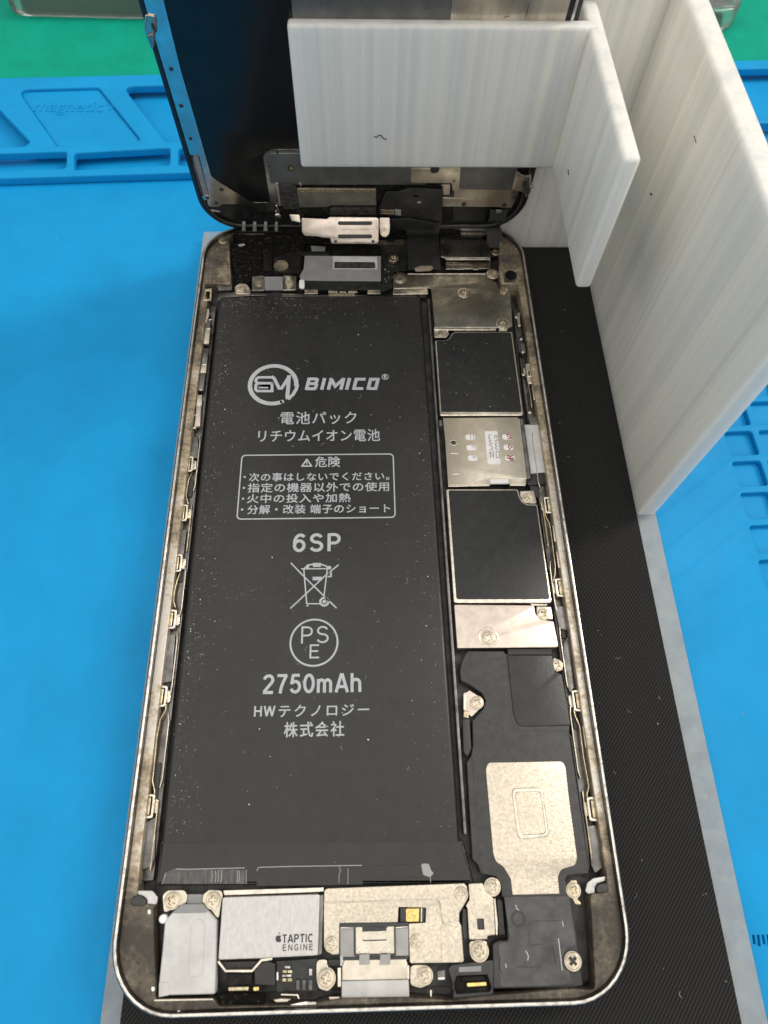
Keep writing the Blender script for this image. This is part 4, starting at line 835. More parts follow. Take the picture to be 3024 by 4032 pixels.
plate('cover_ridge', stroke(M('B2', [(500, 600), (715, 594)], -1.64), .22), -1.60, .2, 'steel2', dp, .08)
plate('cover_ridge', stroke(M('B2', [(505, 664), (505, 610)], -1.64), .15), -1.62, .2, 'steel2', dp, .06)
plate('cover_ridge', stroke(M('B2', [(712, 658), (712, 604)], -1.64), .15), -1.62, .2, 'steel2', dp, .06)
plate('cover_shadow', stroke(M('B2', [(505, 672), (712, 666)], -1.64), .16), -1.655, .1, 'crevice_shade', dp, .03)  # dark strip painted as shade below the ridges
for x_ in (436, 784): plate('cover_gap', stroke(M('B2', [(x_, 556), (x_+2, 800)], -1.64), .18), -1.66, .2, 'dark_ink', dp, .03)
plate('cover_gap', stroke(M('B2', [(440, 800), (790, 794)], -1.64), .3), -1.75, .2, 'dark_ink', dp, .03)
for x in (465, 545, 650, 730): plate('cover_rib', stroke(M('B2', [(x, 735), (x+4, 790)], -1.7), .3), -1.6, .3, 'steel2', dp, .1)
part('connector_rim', 'B2', [(330, 815), (905, 805), (905, 838), (335, 845)], -1.95, .5, 'dark_ink', .1, .1, parent=dp)
part('connector_body', 'B2', [(345, 838), (882, 830), (905, 900), (900, 1008), (325, 1022), (325, 900)], -1.85, 1.6, 'steel', .15, .2, parent=dp)
for x0 in (474, 655): part('connector_hook', 'B2', [(x0, 792), (x0+92, 788), (x0+88, 880), (x0, 884)], -1.45, .6, 'cheek', .1, .1, parent=dp)
part('connector_nose', 'B2', [(322, 1025), (905, 1012), (912, 1165), (320, 1178)], -1.75, 1.6, 'grey', .12, .15, parent=dp)
part('screw_bracket', 'B2', [(100, 835), (192, 832), (200, 895), (250, 945), (272, 1040), (205, 1122), (120, 1095), (100, 1000)], -1.95, .6, 'steel', .14, .7)
screw('B2', 187, 1000, 2.4, -1.55)
part('screw_bracket', 'B2', [(918, 882), (1060, 880), (1112, 935), (1105, 1050), (1010, 1092), (918, 1065)], -1.95, .6, 'speckle', .14, .7)
screw('B2', 1047, 975, 2.1, -1.55)
part('connector_flank', 'B2', [(285, 905), (318, 905), (318, 1075), (285, 1080)], -1.9, .8, 'steel2', .1, .1); part('connector_flank', 'B2', [(890, 885), (912, 885), (914, 1010), (892, 1010)], -1.8, .8, 'steel2', .1, .1)
part('dark_gap', 'B2', [(200, 840), (302, 835), (302, 890), (210, 890)], -2.4, .4, 'pcb', .05, .1)
# bracket right of the dock shield
br = part('side_bracket', 'B3', [(196, 268), (310, 262), (345, 340), (400, 388), (418, 688), (355, 694), (350, 722), (202, 726), (188, 470), (172, 450), (205, 400)], zD+.05, .5, 'speckle', .1, [.2, .3, .8, .4, .3, .2, .2, .3, .3, .3, .3], holes=[[(268, 556), (322, 554), (326, 640), (272, 642)]])
part('bracket_slot', 'B3', [(262, 550), (330, 548), (332, 646), (266, 648)], zD-.25, .2, 'dark_ink', .03, .05, parent=br)
part('bracket_ear', 'B3', [(200, 735), (350, 732), (354, 830), (330, 890), (270, 912), (222, 880), (206, 820)], zD-.15, .5, 'speckle', .12, .6, parent=br)
part('bracket_bend', 'B3', [(400, 390), (418, 386), (440, 600), (436, 690), (420, 690)], zD-.1, .8, 'steel2', .1, .05, parent=br)
part('bracket_fold', 'B3', [(425, 390), (478, 400), (498, 690), (440, 692)], zD-.5, .8, 'pcb', .15, .1, parent=br)
screw('B3', 285, 820, 2.5, zD+.2)
part('latch_gap', 'B3', [(150, 470), (180, 480), (190, 700), (165, 740), (145, 650)], -2.3, .4, 'dark_ink', .05, .1)
# lower-right frame with the gold pin, and lower-left board
fr = part('mic_frame', 'B3', [(60, 930), (400, 890), (400, 1200), (68, 1215), (70, 1100), (30, 960)], -1.75, .9, 'plast', .15, .3, holes=[[(100, 1022), (350, 1012), (385, 1120), (370, 1150), (100, 1170), (75, 1120)]])
part('frame_patch', 'B3', [(118, 950), (300, 940), (300, 985), (118, 990)], -1.7, .08, 'grey2', .02, .08, parent=fr)
part('mic_floor', 'B3', [(95, 1015), (355, 1010), (388, 1130), (372, 1160), (98, 1175), (70, 1120)], -2.7, .4, 'dirt', .05, .1, parent=fr)
part('gold_pin', 'B3', [(180, 1075), (345, 1066), (352, 1110), (185, 1120)], -2.1, .6, 'gold', .2, .2, parent=fr, seg=4)
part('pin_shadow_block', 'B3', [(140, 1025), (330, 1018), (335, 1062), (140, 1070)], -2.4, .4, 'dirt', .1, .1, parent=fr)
part('corner_block', 'B2', [(1155, 935), (1225, 925), (1225, 990), (1155, 992)], -2.0, .5, 'frame', .1, .1)
part('corner_block', 'B2', [(1160, 992), (1222, 990), (1220, 1012), (1160, 1014)], -1.95, .3, 'white_ink', .08, .1)
part('corner_post', 'B2', [(1090, 1100), (1110, 1100), (1108, 1165), (1092, 1165)], -1.8, .6, 'steel2', .08, .08)
part('lower_board', 'B1', [(1270, 985), (1570, 965), (1570, 1205), (1270, 1212)], -2.5, .6, 'pcb', .05, .1)
for x, y, w, hh, m in ((1330, 1020, 40, 18, 'solder'), (1315, 1050, 30, 22, 'brass'), (1350, 1050, 34, 22, 'brass'), (1312, 1082, 66, 18, 'solder'), (1312, 1108, 30, 26, 'brass'), (1350, 1108, 34, 26, 'brass'), (1412, 1122, 28, 75, 'frame'), (1456, 1122, 28, 75, 'frame'), (1502, 1120, 28, 78, 'frame'), (1505, 1040, 24, 50, 'solder'), (1270, 1065, 12, 60, 'white_ink')):
    part('board_component', 'B1', [(x, y), (x+w, y), (x+w, y+hh), (x, y+hh)], -2.15, .5, m, .06, .06)
part('flex_curl', 'B1', [(1105, 1010), (1200, 980), (1262, 1000), (1265, 1170), (1110, 1160)], -2.1, .5, 'flex', .2, .4)
part('gold_pin', 'B1', [(916, 1172), (1068, 1168), (1068, 1204), (918, 1208)], -2.0, .6, 'brass', .18, .15, seg=4)
part('orange_component', 'B1', [(1100, 1172), (1142, 1170), (1145, 1202), (1102, 1206)], -2.1, .5, 'gold', .1, .15)
part('mic_gasket', 'B1', [(840, 1215), (1190, 1225), (1190, 1300), (870, 1305), (835, 1270)], -1.7, 1.0, 'rubber', .2, .4)
part('silver_pill', 'B1', [(1240, 1262), (1300, 1252), (1385, 1256), (1350, 1290), (1260, 1292)], -1.5, .6, 'steel', .2, .5)
part('silver_clip', 'B1', [(1300, 1220), (1425, 1224), (1438, 1262), (1428, 1264), (1415, 1240), (1300, 1236)], -1.4, .4, 'steel2', .1, .1)
part('silver_strip', 'B1', [(1370, 1298), (1480, 1276), (1560, 1280), (1560, 1305), (1375, 1312)], -1.15, .4, 'solder', .1, .1)
part('foil_scrap', 'B2', [(210, 1160), (300, 1160), (305, 1185), (215, 1185)], -1.5, .2, 'pink', .05, .05)
# ledge details: plates, marks, crumbs
part('ledge_edge', 'B1', [(380, 1262), (805, 1255), (820, 1272), (380, 1280)], -.93, .2, 'steel', .07, .05)
for zn, x, y in (('B1', 345, 628), ('B1', 560, 1360), ('B1', 975, 1362), ('B1', 372, 1188), ('B1', 1105, 1364)):
    part('glue_bead', zn, [(x-13, y-18), (x+11, y-16), (x+13, y+16), (x-11, y+18)], ZL+.12, .2, 'white_ink', .08, .2)
part('ledge_block', 'UL', [(255, 668), (400, 655), (415, 840), (235, 845)], ZL+.25, .5, 'ledge', .18, .5)
plate('ledge_stud', circ(*M('UL', (372, 512), ZL), 1.25, 24), ZL+.28, .5, 'brass', ph, .15)
part('ledge_plate', 'UL', [(320, 870), (440, 865), (445, 910), (330, 918)], ZL-.5, .5, 'frame', .12, .2)
part('ledge_bracket', 'UL', [(222, 905), (280, 900), (276, 1000), (205, 1005)], ZL+.1, .4, 'brass', .1, .2, holes=[[(232, 925), (262, 922), (258, 985), (225, 988)]])
part('ledge_plate', 'UE', [(1085, 1255), (1235, 1262), (1235, 1300), (1085, 1300)], ZL+.1, .2, 'floor', .05, .1)
part('ledge_plate', 'UR', [(1205, 770), (1300, 768), (1310, 850), (1215, 855)], ZL+.15, .3, 'frame', .1, .2)
plate('rubber_bump', circ(*M('UR', (1268, 800), ZL), 1.4, 20), ZL+.35, .5, 'rubber', ph, .15)

# ---- spring clips and little bars along both sides
CLIP = None
def clip(zn, x, y, side):
    """gold tongue in a bright U-shaped frame"""
    global CLIP
    u, v = M(zn, (x, y), -1.5)
    base = ph.location
    if CLIP is None:
        f = link('spring_clip', merge([plate_mesh([fil([(-.85, -1.95), (.95, -1.75), (.95, 1.75), (-.85, 1.95)], .3), rrect(-.55, -1.4, .55, 1.4, .2)], 0, .8, .1),
                                       plate_mesh([fil([(.95, -1.2), (1.5, -.9), (1.5, .9), (.95, 1.2)], .2)], -.5, .5, .1)]), 'steel2', None)
        t = link('gold_tongue', plate_mesh([rrect(-.52, -1.35, .3, 1.35, .15)], -.12, .6, .16, 3), 'brass', f)
        f.parent = ph; CLIP = (f, t)
    else:
        f = CLIP[0].copy(); t = CLIP[1].copy(); C.objects.link(f); C.objects.link(t); f.parent = ph; t.parent = f
    f.location = (u*MM - base.x, v*MM - base.y, -1.55*MM - base.z); f.scale = (side, 1, 1)
    return f
for zn, x, y, s in (('LR', 345, 1235, 1), ('LR', 312, 1605, 1), ('LR', 262, 2030, 1), ('L2', 388, 340, 1), ('L2', 350, 690, 1), ('L2', 290, 1170, 1), ('L2', 210, 1855, 1),
                    ('R1', 1215, 985, -1), ('R2', 1215, 325, -1), ('R2', 1322, 1095, -1), ('R3', 1300, 535, -1), ('R3', 1428, 1420, -1)): clip(zn, x, y, s)
def bar(zn, pts, w, h=-1.7, m='steel', thick=.6, name='rail_wire'):
    return plate(name, stroke(M(zn, pts, h), w), h, thick, m, ph, .09)
for zn, pts in (('L2', [(250, 1325), (232, 1465)]), ('L2', [(222, 1545), (202, 1685)]), ('L2', [(350, 460), (336, 570)]), ('LR', [(262, 1760), (250, 1880)]),
                ('R2', [(1262, 515), (1282, 668)]), ('R2', [(1296, 760), (1320, 915)]), ('R3', [(1352, 742), (1378, 918)]), ('R3', [(1400, 1025), (1426, 1200)]), ('R1', [(1245, 1150), (1268, 1310)])):
    bar(zn, pts, .8, -1.5, 'pink', .5, 'spacer_bar')
for zn, pts in (('L2', [(322, 1215), (318, 1260), (285, 1315), (265, 1420), (236, 1700), (250, 1760), (248, 1800)]), ('L2', [(410, 400), (390, 450), (372, 520), (368, 580), (380, 620)]), ('LR', [(340, 1690), (312, 1750), (292, 1880), (310, 1960)]),
                ('R2', [(1165, 360), (1190, 450), (1220, 500), (1240, 640), (1272, 900), (1268, 980), (1255, 1040)]), ('R3', [(1262, 600), (1275, 660), (1312, 740), (1345, 1000), (1380, 1190), (1388, 1240), (1372, 1300), (1388, 1400)]), ('R1', [(1165, 1030), (1190, 1130), (1215, 1270), (1228, 1390)])):
    bar(zn, pts, .22, -1.75, 'brass', .7)
    for dx in (): pass
for zn, pts in (('LR', [(330, 1375), (400, 1362), (395, 1560), (310, 1540), (305, 1480)]), ('L2', [(330, 790), (380, 780), (355, 1080), (300, 1090), (305, 900)]), ('L2', [(400, 140), (450, 130), (430, 290), (390, 300)]), ('L2', [(190, 1960), (260, 1920), (250, 2200), (150, 2210), (160, 2080)]), ('B1', [(310, 30), (390, 20), (370, 300), (275, 330), (268, 250), (285, 120)]),
                ('R2', [(1260, 1265), (1360, 1270), (1395, 1500), (1310, 1480)]), ('R3', [(1180, 60), (1220, 0), (1270, 430), (1230, 480), (1180, 250)]), ('R3', [(1375, 1560), (1440, 1550), (1490, 1640), (1500, 1900), (1440, 1950), (1405, 1880)])):
    part('midframe_plate', zn, pts, -2.0, .7, 'frame', .12, .3)
for k, (x0_, x1_, y0_, y1_) in enumerate(((-36.0, -35.1, -50, -44), (-36.0, -35.2, -33, -27), (-36.0, -35.1, -12, -7), (-36.0, -35.1, 6, 10), (35.2, 36.1, -14, -8), (35.2, 36.1, -40, -34), (35.2, 36.1, -58, -52), (35.2, 36.1, 26, 31), (35.2, 36.1, -24, -20))):
    plate('channel_shadow', rrect(x0_, y0_, x1_, y1_, .25), -2.55, .3, 'dark_ink', ph, .05)  # dark plates painted as shade in the channels between the clips
for x_, sg in ((-34.75, 1), (34.95, -1)):
    for y0_, y1_, dx in ((-60, -50, 0), (-48, -36, .25), (-33, -22, .1), (-19, -9, .25), (-6, 4, 0), (7, 20, .2)):
        q_ = [(x_, y0_), (x_+sg*dx, y0_+1.2), (x_+sg*dx, y1_-1.5), (x_, y1_)]
        plate('rail_step', stroke(q_, .22), -1.95, .9, 'steel' if dx else 'brass', ph, .08)
# volume key bracket, upper left: a row of small sleeves
for p0, p1, w, m in (((492, 345), (470, 470), 1.15, 'frame'), ((484, 420), (466, 560), 1.25, 'steel'), ((470, 600), (448, 740), 1.2, 'frame'), ((452, 735), (440, 815), 1.25, 'steel'), ((440, 815), (418, 965), 1.15, 'frame'), ((412, 1005), (404, 1100), 1.1, 'steel'), ((404, 1100), (392, 1280), 1.05, 'pink')):
    bar('LR', [p0, p1], w, -1.5, m, .8, 'key_sleeve')
for x, y in ((490, 428), (472, 558), (453, 738), (446, 810), (424, 962), (408, 1098), (390, 1278), (505, 350)):
    bar('LR', [(x-14, y), (x+14, y-2)], .28, -1.38, 'steel2', .25, 'sleeve_glint')
for x, y, hh in ((435, 330, 60), (430, 460, 70), (405, 650, 90), (392, 760, 60), (380, 860, 80), (360, 1080, 60)):
    part('key_support', 'LR', [(x-22, y-hh/2), (x+22, y-hh/2), (x+12, y+hh/2), (x-30, y+hh/2)], -1.8, .6, 'frame', .12, .2)
part('key_clasp', 'LR', [(425, 285), (495, 245), (500, 300), (470, 375), (415, 380)], -1.35, .6, 'pink', .15, .3)
# mute of right side: power key bracket
for pts, m in (([(1060, 640), (1110, 600), (1140, 700), (1120, 800), (1090, 790)], 'dark_ink'), ([(1100, 700), (1150, 690), (1165, 800), (1120, 820)], 'frame'), ([(1060, 370), (1100, 350), (1105, 500), (1075, 520)], 'steel'), ([(1170, 920), (1230, 905), (1245, 960), (1190, 1000)], 'pink'), ([(1165, 1050), (1250, 1075), (1235, 1140), (1190, 1130)], 'steel2'), ([(1190, 1500), (1280, 1490), (1310, 1570), (1210, 1575)], 'frame'), ([(1040, 640), (1070, 650), (1130, 1350), (1110, 1380)], 'pcb')):
    part('power_key_bracket', 'R1', pts, -1.7, .6, m, .15, .2)
for x, y in ((1112, 650), (1132, 790), (1060, 410), (1092, 500), (1138, 1035), (1205, 1450)):
    plate('solder_bead', circ(*M('R1', (x, y), -1.5), .42, 14), -1.35, .5, 'steel2', ph, .18, seg=4)
# outer keys on the right edge, antenna lines
kx = 39.0
link('side_key', box_mesh(38.75, 24.5, -4.4, 39.35, 34.5, -2.2, .2), 'alu', ph)
# ================================================================== the standing screen, seen from behind
ds = thing('screen_assembly', 'phone screen standing upright behind the white clamp arm, black foil back showing', 'phone screen', (0, 79.5, -4))
D = lambda zn, pts, h=.5: M(zn, pts, h, DP)
VT = 152.0
plate('bezel', rrect(-38.2, .06, 38.2, VT, 9.2, 9), 0, 1.7, 'bezel', ds, .25, DP)
plate('bezel_lip', [rrect(-37.7, .5, 37.7, VT-.6, 8.7, 9), rrect(-36.8, 1.4, 36.8, VT-1.6, 7.8, 9)], .55, .6, 'bezel', ds, .2, DP)
plate('bezel_trim', [rrect(-36.75, 1.45, 36.75, VT-1.8, 7.75, 9), rrect(-36.45, 1.75, 36.45, VT-2.1, 7.45, 9)], .6, .5, 'floor', ds, .1, DP)
uR = D('TL', (707, -2))[0]; uL = D('TL', (648, 40))[0]
def dpart(name, zn, pts, h, thick, m, bevel=.05, r=.3, parent=None, holes=()):
    return part(name, zn, pts, h, thick, m, bevel, r, parent or ds, DP, holes)
b0 = D('UD', (235, 430))
foil_u1 = M('PX', (1775, 40), .6, DP)[0]
pts = [(uR, VT-6), (uR, 60)] + [D('TL', (780, 300)), D('TL', (850, 540)), b0] + D('UD', [(350, 512), (760, 770), (805, 786), (985, 783), (1010, 760), (925, 230), (920, 180), (940, 130), (1010, 90)]) + [(D('UD', (1400, 88))[0], D('UD', (1400, 88))[1]), (37, D('UD', (1400, 88))[1]), (37, VT-6)]
plate('foil', fil(pts, [2]+[0]*4+[1, 1, 1.4, 1, .8, .4, 1.2, 1.6, 1]+[0, 0, 2]), .62, .5, 'lcdfoil', ds, .08, DP)
# panels that show above the clamp arm
g0 = M('PX', (1150, 40), .75, DP)[0]
plate('grey_panel', [(g0, 44), (foil_u1, 44), (foil_u1, 120), (g0, 120)], .72, .2, 'lcdgrey', ds, .04, DP)
e0 = M('PX', (2236, 40), .75, DP)[0]
plate('champagne_panel', fil([(foil_u1+.05, 30), (e0, 30), (e0, 128), (foil_u1+.05, 128)], .4), .76, .3, 'lcdplate', ds, .05, DP)
plate('edge_strip', [(e0+.95, 20), (e0+1.45, 20), (e0+1.45, 140), (e0+.95, 140)], .8, .3, 'lcdrail', ds, .04, DP)
for pts_, w in (([(1345, 92), (1355, 60), (1358, 45), (1362, 20)], .12), ([(1230, 92), (1255, 88), (1258, 80)], .12)):
    plate('scratch', stroke(M('TT', pts_, .78, DP), w), .79, .04, 'dark_ink', ds, .01, DP)
# left rail and lower-left corner plate
rail = [(uL-.55, VT-10), (uR-.02, VT-10)] + D('TL', [(706, 0), (780, 300), (850, 540)]) + D('UD', [(235, 432), (350, 516), (755, 772), (800, 792), (985, 790), (1014, 768), (928, 230), (922, 180), (940, 135), (1010, 96), (1400, 96), (1400, 128), (1012, 130), (962, 165), (960, 200), (1010, 520), (1075, 532), (1086, 780), (1090, 908), (862, 896), (832, 850), (740, 796), (385, 796), (330, 832), (212, 830), (190, 772), (217, 690), (85, 168), (66, 160)]) + D('TL', [(822, 664), (680, 190)]) + [(D('TL', (680, 190))[0], VT-10)]
plate('metal_rail', fil(rail, [0]*5+[.5, .6, 1, 1, .8, .6, .3, .8, 1.2, .8, 0, 0, .8, .8, .3, .6, .3, .4, .4, .5, .5, .6, .6, .6, .4, .4, .3, .3, .3, .3, .4, 0]), .74, .3, 'lcdrail', ds, .05, DP)
for zn, x, y, rr in (('TL', 740, 298, .42), ('TL', 783, 457, .42), ('TL', 823, 599, .38), ('UD', 372, 618, .5), ('UD', 303, 794, .48), ('UD', 187, 728, .4), ('UD', 1030, 867, .38)):
    plate('rail_hole', circ(*M(zn, (x, y), .75, DP), rr, 18), .765, .05, 'dark_ink', ds, .01, DP)
dpart('rail_ear', 'UD', [(120, 715), (165, 695), (220, 700), (215, 745), (160, 760), (135, 750)], .7, .3, 'lcdrail', .06, .3)
dpart('glue_smear', 'UD', [(180, 880), (250, 885), (345, 900), (350, 915), (250, 910), (178, 900)], .25, .2, 'fluff', .04, .1)
dpart('side_strip', 'UD', [(0, 160), (62, 162), (205, 690), (130, 700), (90, 640), (0, 310)], .45, .5, 'grey2', .08, .3)
# spring lugs at the sides
for zn, pts_ in (('LD', [(212, 140), (232, 135), (310, 150), (320, 290), (300, 300), (302, 420), (270, 460), (240, 380), (205, 290), (200, 230)]), ('UE', [(1280, 112), (1300, 130), (1350, 165), (1440, 180), (1462, 110), (1470, 300), (1455, 400), (1400, 475), (1375, 400), (1320, 380), (1255, 380), (1220, 330), (1250, 200)])):
    lug = dpart('side_lug', zn, pts_, 1.1, .7, 'lcdplate', .18, .5)
dpart('lug_slot', 'LD', [(262, 208), (290, 215), (318, 290), (300, 298), (270, 250)], 1.14, .1, 'dark_ink', .02, .1)
dpart('lug_slot', 'UE', [(1370, 245), (1415, 232), (1408, 280), (1375, 312), (1350, 310)], 1.14, .1, 'dark_ink', .02, .1)
dpart('lug_edge', 'LD', [(212, 140), (228, 140), (220, 220), (212, 290), (200, 260), (203, 190)], 1.3, .5, 'steel2', .12, .2)
dpart('lug_edge', 'UE', [(1446, 180), (1462, 112), (1470, 300), (1455, 400), (1445, 330)], 1.3, .5, 'steel2', .12, .2)
plate('lug_ball', circ(*D('UE', (1470, 318), 1.3), .38, 14), 1.6, .6, 'steel2', ds, .2, DP)
dpart('lug_fold', 'LD', [(225, 330), (275, 305), (300, 330), (298, 420), (275, 455), (250, 400)], 1.4, .5, 'tarnish', .2, .4)
# shield plates low on the back
vg = D('UM', (700, 204))[1]
gl = D('UD', [(962, 168), (1012, 131), (1400, 129)]); gb_ = D('UD', [(1012, 520)])
plate('grey_shield', fil([gb_[0], gl[0], gl[1], (5, gl[2][1]), (20, gl[2][1]), D('UM', (1340, 206)), D('UM', (130, 206)), D('UM', (110, 225)), D('UM', (90, 206))], [.4, .8, .6, 0, 0, 0, 0, .2, 0]), .9, .35, 'lcdgrey', ds, .06, DP)
for zn, x, y, rr in (('UD', 1278, 335, .78),):
    plate('shield_hole', circ(*D(zn, (x, y), .9), rr, 22), .925, .05, 'dark_ink', ds, .01, DP); plate('hole_contact', circ(*D(zn, (x+8, y+4), .9), rr*.55, 16), .935, .04, 'gold', ds, .01, DP)
dpart('shield_notch', 'UD', [(985, 300), (1012, 300), (1015, 318), (988, 320)], .93, .05, 'dark_ink', .01, .05); dpart('shield_notch', 'UD', [(1088, 132), (1118, 132), (1115, 150), (1090, 150)], .93, .05, 'dark_ink', .01, .05)
plate('shield_ear', circ(*D('UM', (108, 212), .92), .35, 14), .98, .3, 'steel', ds, .08, DP)
gt = D('UE', (0, 60))[1]+8
cp = dpart('corner_plate', 'UE', [(-110, 80), (560, 92), (1270, 108), (1300, 240), (1305, 375), (1285, 430), (1250, 520), (1212, 592), (1000, 580), (292, 572), (302, 455), (448, 462), (466, 372), (432, 362), (426, 272), (-110, 268)], .94, .4, 'lcdplate', .07, .3, holes=[[(556, 70), (1265, 80), (1210, 330), (1180, 352), (550, 346), (526, 318)]])
plate('corner_plate_upper', fil([D('UE', (-110, 82), .94), (D('UE', (-110, 82), .94)[0], 30), (37, 30), D('UE', (1270, 110), .94)], .3), .93, .35, 'lcdplate', ds, .05, DP)
dpart('dark_window', 'UE', [(545, 60), (1275, 75), (1215, 345), (1185, 360), (545, 352), (520, 325)], .99, .08, 'lcdgrey', .02, .5)
for x, y, rr in ((585, 543, .62), (1115, 553, .55), (1243, 456, .5), (460, 240, .26), (205, 92, 1.0)):
    plate('plate_hole', circ(*D('UE', (x, y), .94), rr, 20), .965, .05, 'dark_ink', ds, .01, DP)
dpart('chip_cover', 'UE', [(288, 290), (412, 290), (400, 420), (316, 422)], .8, .3, 'pink', .05, .1)
dpart('chip_frame', 'UE', [(310, 424), (420, 420), (425, 370), (466, 374), (448, 462), (305, 458)], .7, .3, 'dark_ink', .05, .1)
# lower dark strip with flexes, connector pads, bracket
dpart('black_base', 'UM', [(-200, 205), (1600, 206), (1640, 700), (-250, 700)], .45, .3, 'dirt', .05, .2)
dpart('sponge_pad', 'UD', [(1120, 560), (1340, 555), (1365, 640), (1392, 880), (1190, 880), (1150, 800)], 1.2, .7, 'sponge', .2, .3)
dpart('sponge_rail', 'UD', [(1076, 535), (1112, 535), (1155, 832), (1100, 840)], 1.0, .4, 'lcdrail', .08, .1)
dpart('connector_pad', 'UM', [(72, 265), (90, 258), (855, 262), (860, 425), (410, 425), (375, 442), (100, 446)], 1.3, .5, 'chip', .08, .12)
dpart('connector_pad_edge', 'UM', [(75, 268), (92, 258), (856, 262), (857, 298), (78, 298)], 1.36, .3, 'brass', .08, .06)
dpart('sponge_pad', 'UM', [(400, 470), (420, 455), (860, 460), (865, 525), (395, 528)], 1.6, 1.0, 'sponge', .2, .2)
dpart('dark_pad', 'UM', [(115, 455), (400, 452), (395, 530), (120, 528)], 1.2, .5, 'dirt', .1, .15)
dpart('display_flex', 'UM', [(950, 290), (1080, 285), (1210, 250), (1520, 268), (1505, 610), (1180, 560), (1000, 530), (890, 520), (880, 460), (900, 420)], 1.5, .25, 'flex', .06, .2)
dpart('flex_fold', 'UM', [(1070, 290), (1190, 252), (1215, 262), (1218, 318), (1120, 300)], 1.75, .25, 'dark_ink', .06, .1)
dpart('flex_crumb', 'UM', [(1265, 388), (1300, 385), (1302, 402), (1270, 408)], 1.62, .12, 'fluff', .03, .1)
dpart('flex_crumb', 'UM', [(1218, 322), (1285, 325), (1280, 350), (1225, 345)], 1.56, .05, 'dirt', .02, .1)
for y in (468, 486, 502): dpart('flex_wire', 'UM', [(905, y), (1036, y+6), (1036, y+11), (905, y+5)], 1.9, .15, 'brass', .04, .02)
dpart('flex_plug', 'UM', [(1040, 470), (1105, 478), (1105, 530), (1045, 520)], 1.9, .5, 'grey2', .1, .1)
# polished bracket with two slots, swung out a little towards the camera
BP = Plane((0, 70.2, 2.2), (1, 0, 0), (0, .52, .854)); HB = 0
bk = part('slotted_bracket', 'UM', [(118, 548), (370, 558), (395, 538), (862, 542), (886, 560), (882, 790), (865, 806), (420, 804), (408, 786), (402, 748), (330, 745), (270, 732), (150, 728), (122, 690)], HB, .4, 'pink', .14, [.3, .3, .4, .5, .5, .5, .5, .5, .3, .3, .2, .2, .8, .8], ds, BP)
bk['label'] = 'polished metal bracket with two slots'
for y0_, y1_ in ((580, 620), (710, 752)):
    q = M('UM', [(478, y0_), (818, y0_), (818, y1_), (478, y1_)], HB, BP)
    cxm = (q[0][0]+q[1][0])/2; rr = (q[0][1]-q[3][1])/2*.95; cym = (q[0][1]+q[3][1])/2; hw = (q[1][0]-q[0][0])/2
    plate('bracket_slot', rrect(cxm-hw, cym-rr, cxm+hw, cym+rr, rr*.98, 6), HB+.03, .06, 'dark_ink', bk, .01, BP)
for x in (457, 827): plate('bracket_hole', circ(*M('UM', (x, 781), HB, BP), .36, 16), HB+.03, .06, 'dark_ink', bk, .01, BP)
ms = []
xx = 520
for k in range(13):
    a = [(xx, 655+random.uniform(-3, 3)), (xx+random.uniform(4, 12), 668+random.uniform(-5, 5)), (xx+random.uniform(10, 18), 655+random.uniform(-4, 6))]
    ms.append(plate_mesh([stroke(M('UM', a, HB, BP), .09)], HB+.035, .04, 0)); xx += 25
link('scribble', merge(ms), 'pale_ink', bk, BP)
plate('bracket_smudge', fil(M('UM', [(620, 778), (700, 785), (770, 792), (740, 800), (660, 795)], HB, BP), .2), HB+.015, .03, 'pale_ink', bk, .005, BP)
part('bracket_ear', 'UM', [(-5, 512), (98, 515), (112, 600), (60, 586), (20, 580)], HB-.5, .4, 'steel', .1, .3, ds, BP)
part('bracket_ear', 'UM', [(890, 545), (992, 545), (996, 640), (988, 715), (900, 718), (888, 640)], HB-.5, .4, 'pink', .1, .3, ds, BP)
q = screw('UM', 940, 692, 1.7, HB-.2, BP, ds)
for x_ in (-15.0, -3.5):
    p_ = DP.pt(x_, 6.5, .4); q_ = Vector((x_, 74.6, 5.0))
    link('bracket_arm', strip_mesh([p_, (p_+q_)/2 + Vector((0, 0, -.4)), q_], (1, 0, 0), 1.6, .3), 'dirt', ds)
dpart('ball_contact', 'UD', [(1070, 955), (1110, 940), (1155, 960), (1150, 1015), (1100, 1030), (1068, 1000)], 1.6, .8, 'steel2', .3, .5)
dpart('wire_arm', 'UD', [(1078, 830), (1100, 830), (1140, 930), (1115, 950)], 1.4, .3, 'lcdrail', .08, .1)
part('top_gasket', 'UM', [(-250, 640), (1700, 640), (1700, 720), (1300, 725), (-250, 790)], -.9, 1.0, 'rubber', .15, .3, parent=ph)
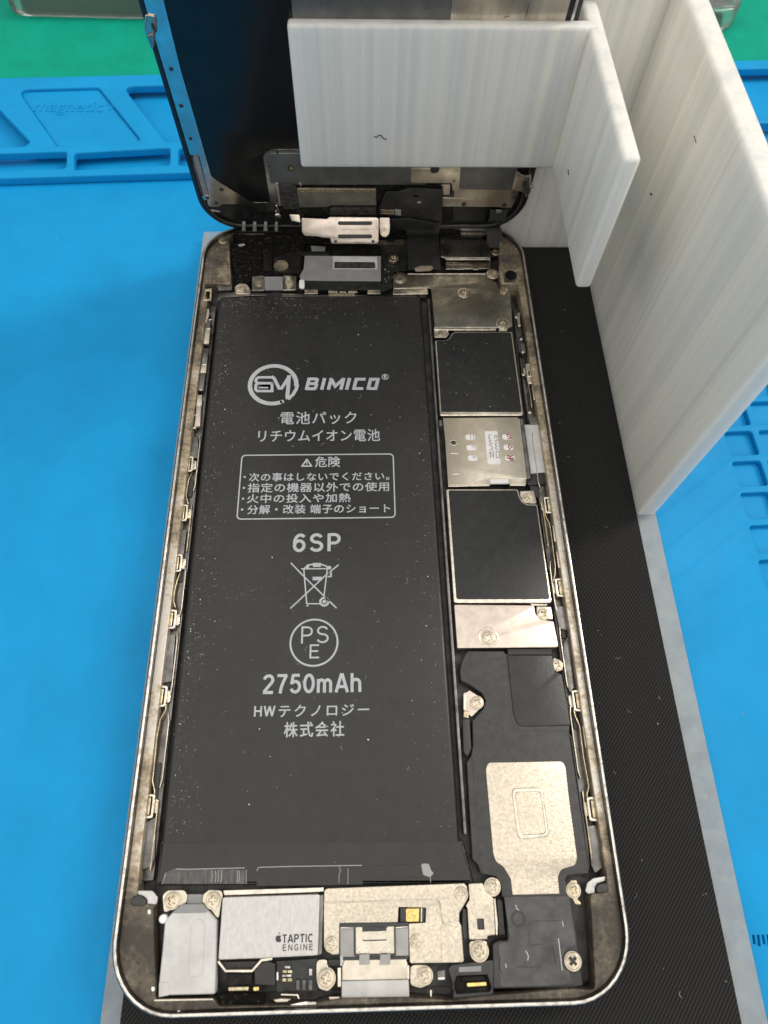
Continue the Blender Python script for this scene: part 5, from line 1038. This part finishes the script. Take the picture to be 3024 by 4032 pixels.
# small hooks along the lower edge of the screen
for i, (x0_, x1_, y0_, y1_) in enumerate(((525, 548, 1070, 1180), (638, 690, 1065, 1165), (780, 832, 1068, 1168), (922, 975, 1068, 1165), (1068, 1112, 1068, 1170))):
    dpart('hook', 'UD', [(x0_+6, y0_), (x1_-6, y0_), (x1_, y1_), (x0_, y1_)], 1.2, .9, 'grey2' if i else 'bezel', .15, .1)
dpart('hook_rail', 'UD', [(530, 1168), (1180, 1165), (1200, 1195), (535, 1200)], .9, .8, 'dirt', .15, .1)
# ribbons that run from the screen down into the phone
a0 = M('UM', (1320, 600), 1.2, DP); p_top = DP.pt(a0[0], a0[1], 1.4)
c1 = M('UM', (1318, 720), -.7); c2 = M('UM', (1335, 1062), -1.0); wd = M('UM', (1475, 700), -.7)[0]-M('UM', (1160, 670), -.7)[0]
path = []
P0, P1, P2 = Vector(p_top), Vector((a0[0], p_top.y-1.2, -.2)), Vector((c1[0], c1[1], -.65))
for k in range(9):
    t = k/8; path.append(P0*(1-t)**2 + P1*2*t*(1-t) + P2*t*t)
path += [Vector((c1[0]*.5+c2[0]*.5, (c1[1]+c2[1])/2, -.75)), Vector((c2[0], c2[1], -1.0))]
link('ribbon_cable', strip_mesh(path, (1, 0, 0), wd, .16), 'flex', ds)
dpart('ribbon_shoulder', 'UM', [(1000, 560), (1180, 552), (1495, 608), (1480, 690), (1160, 680), (1010, 650)], 2.0, .25, 'flex', .06, .3)
part('ribbon_patch', 'UM', [(1238, 1042), (1300, 1022), (1412, 1020), (1425, 1045), (1390, 1070), (1245, 1076)], -.78, .12, 'ledge', .03, .3, parent=ds)
a0 = M('UE', (1040, 610), 1.0, DP); c2 = M('UE', (985, 1110), -1.6); P0 = DP.pt(a0[0], a0[1], 1.0)
path = [P0, P0+Vector((0, -.8, -2.5)), Vector((a0[0]-.6, 78.2, 1.2)), Vector((c2[0]+.2, (c2[1]+78)/2, -.6)), Vector((c2[0], c2[1], -1.7))]
link('ribbon_cable', strip_mesh(path, (1, 0, 0), 4.0, .16), 'flex', ds)
dpart('ribbon_clip', 'UE', [(1012, 620), (1085, 625), (1072, 680), (1010, 695)], 1.4, .3, 'lcdrail', .08, .1)
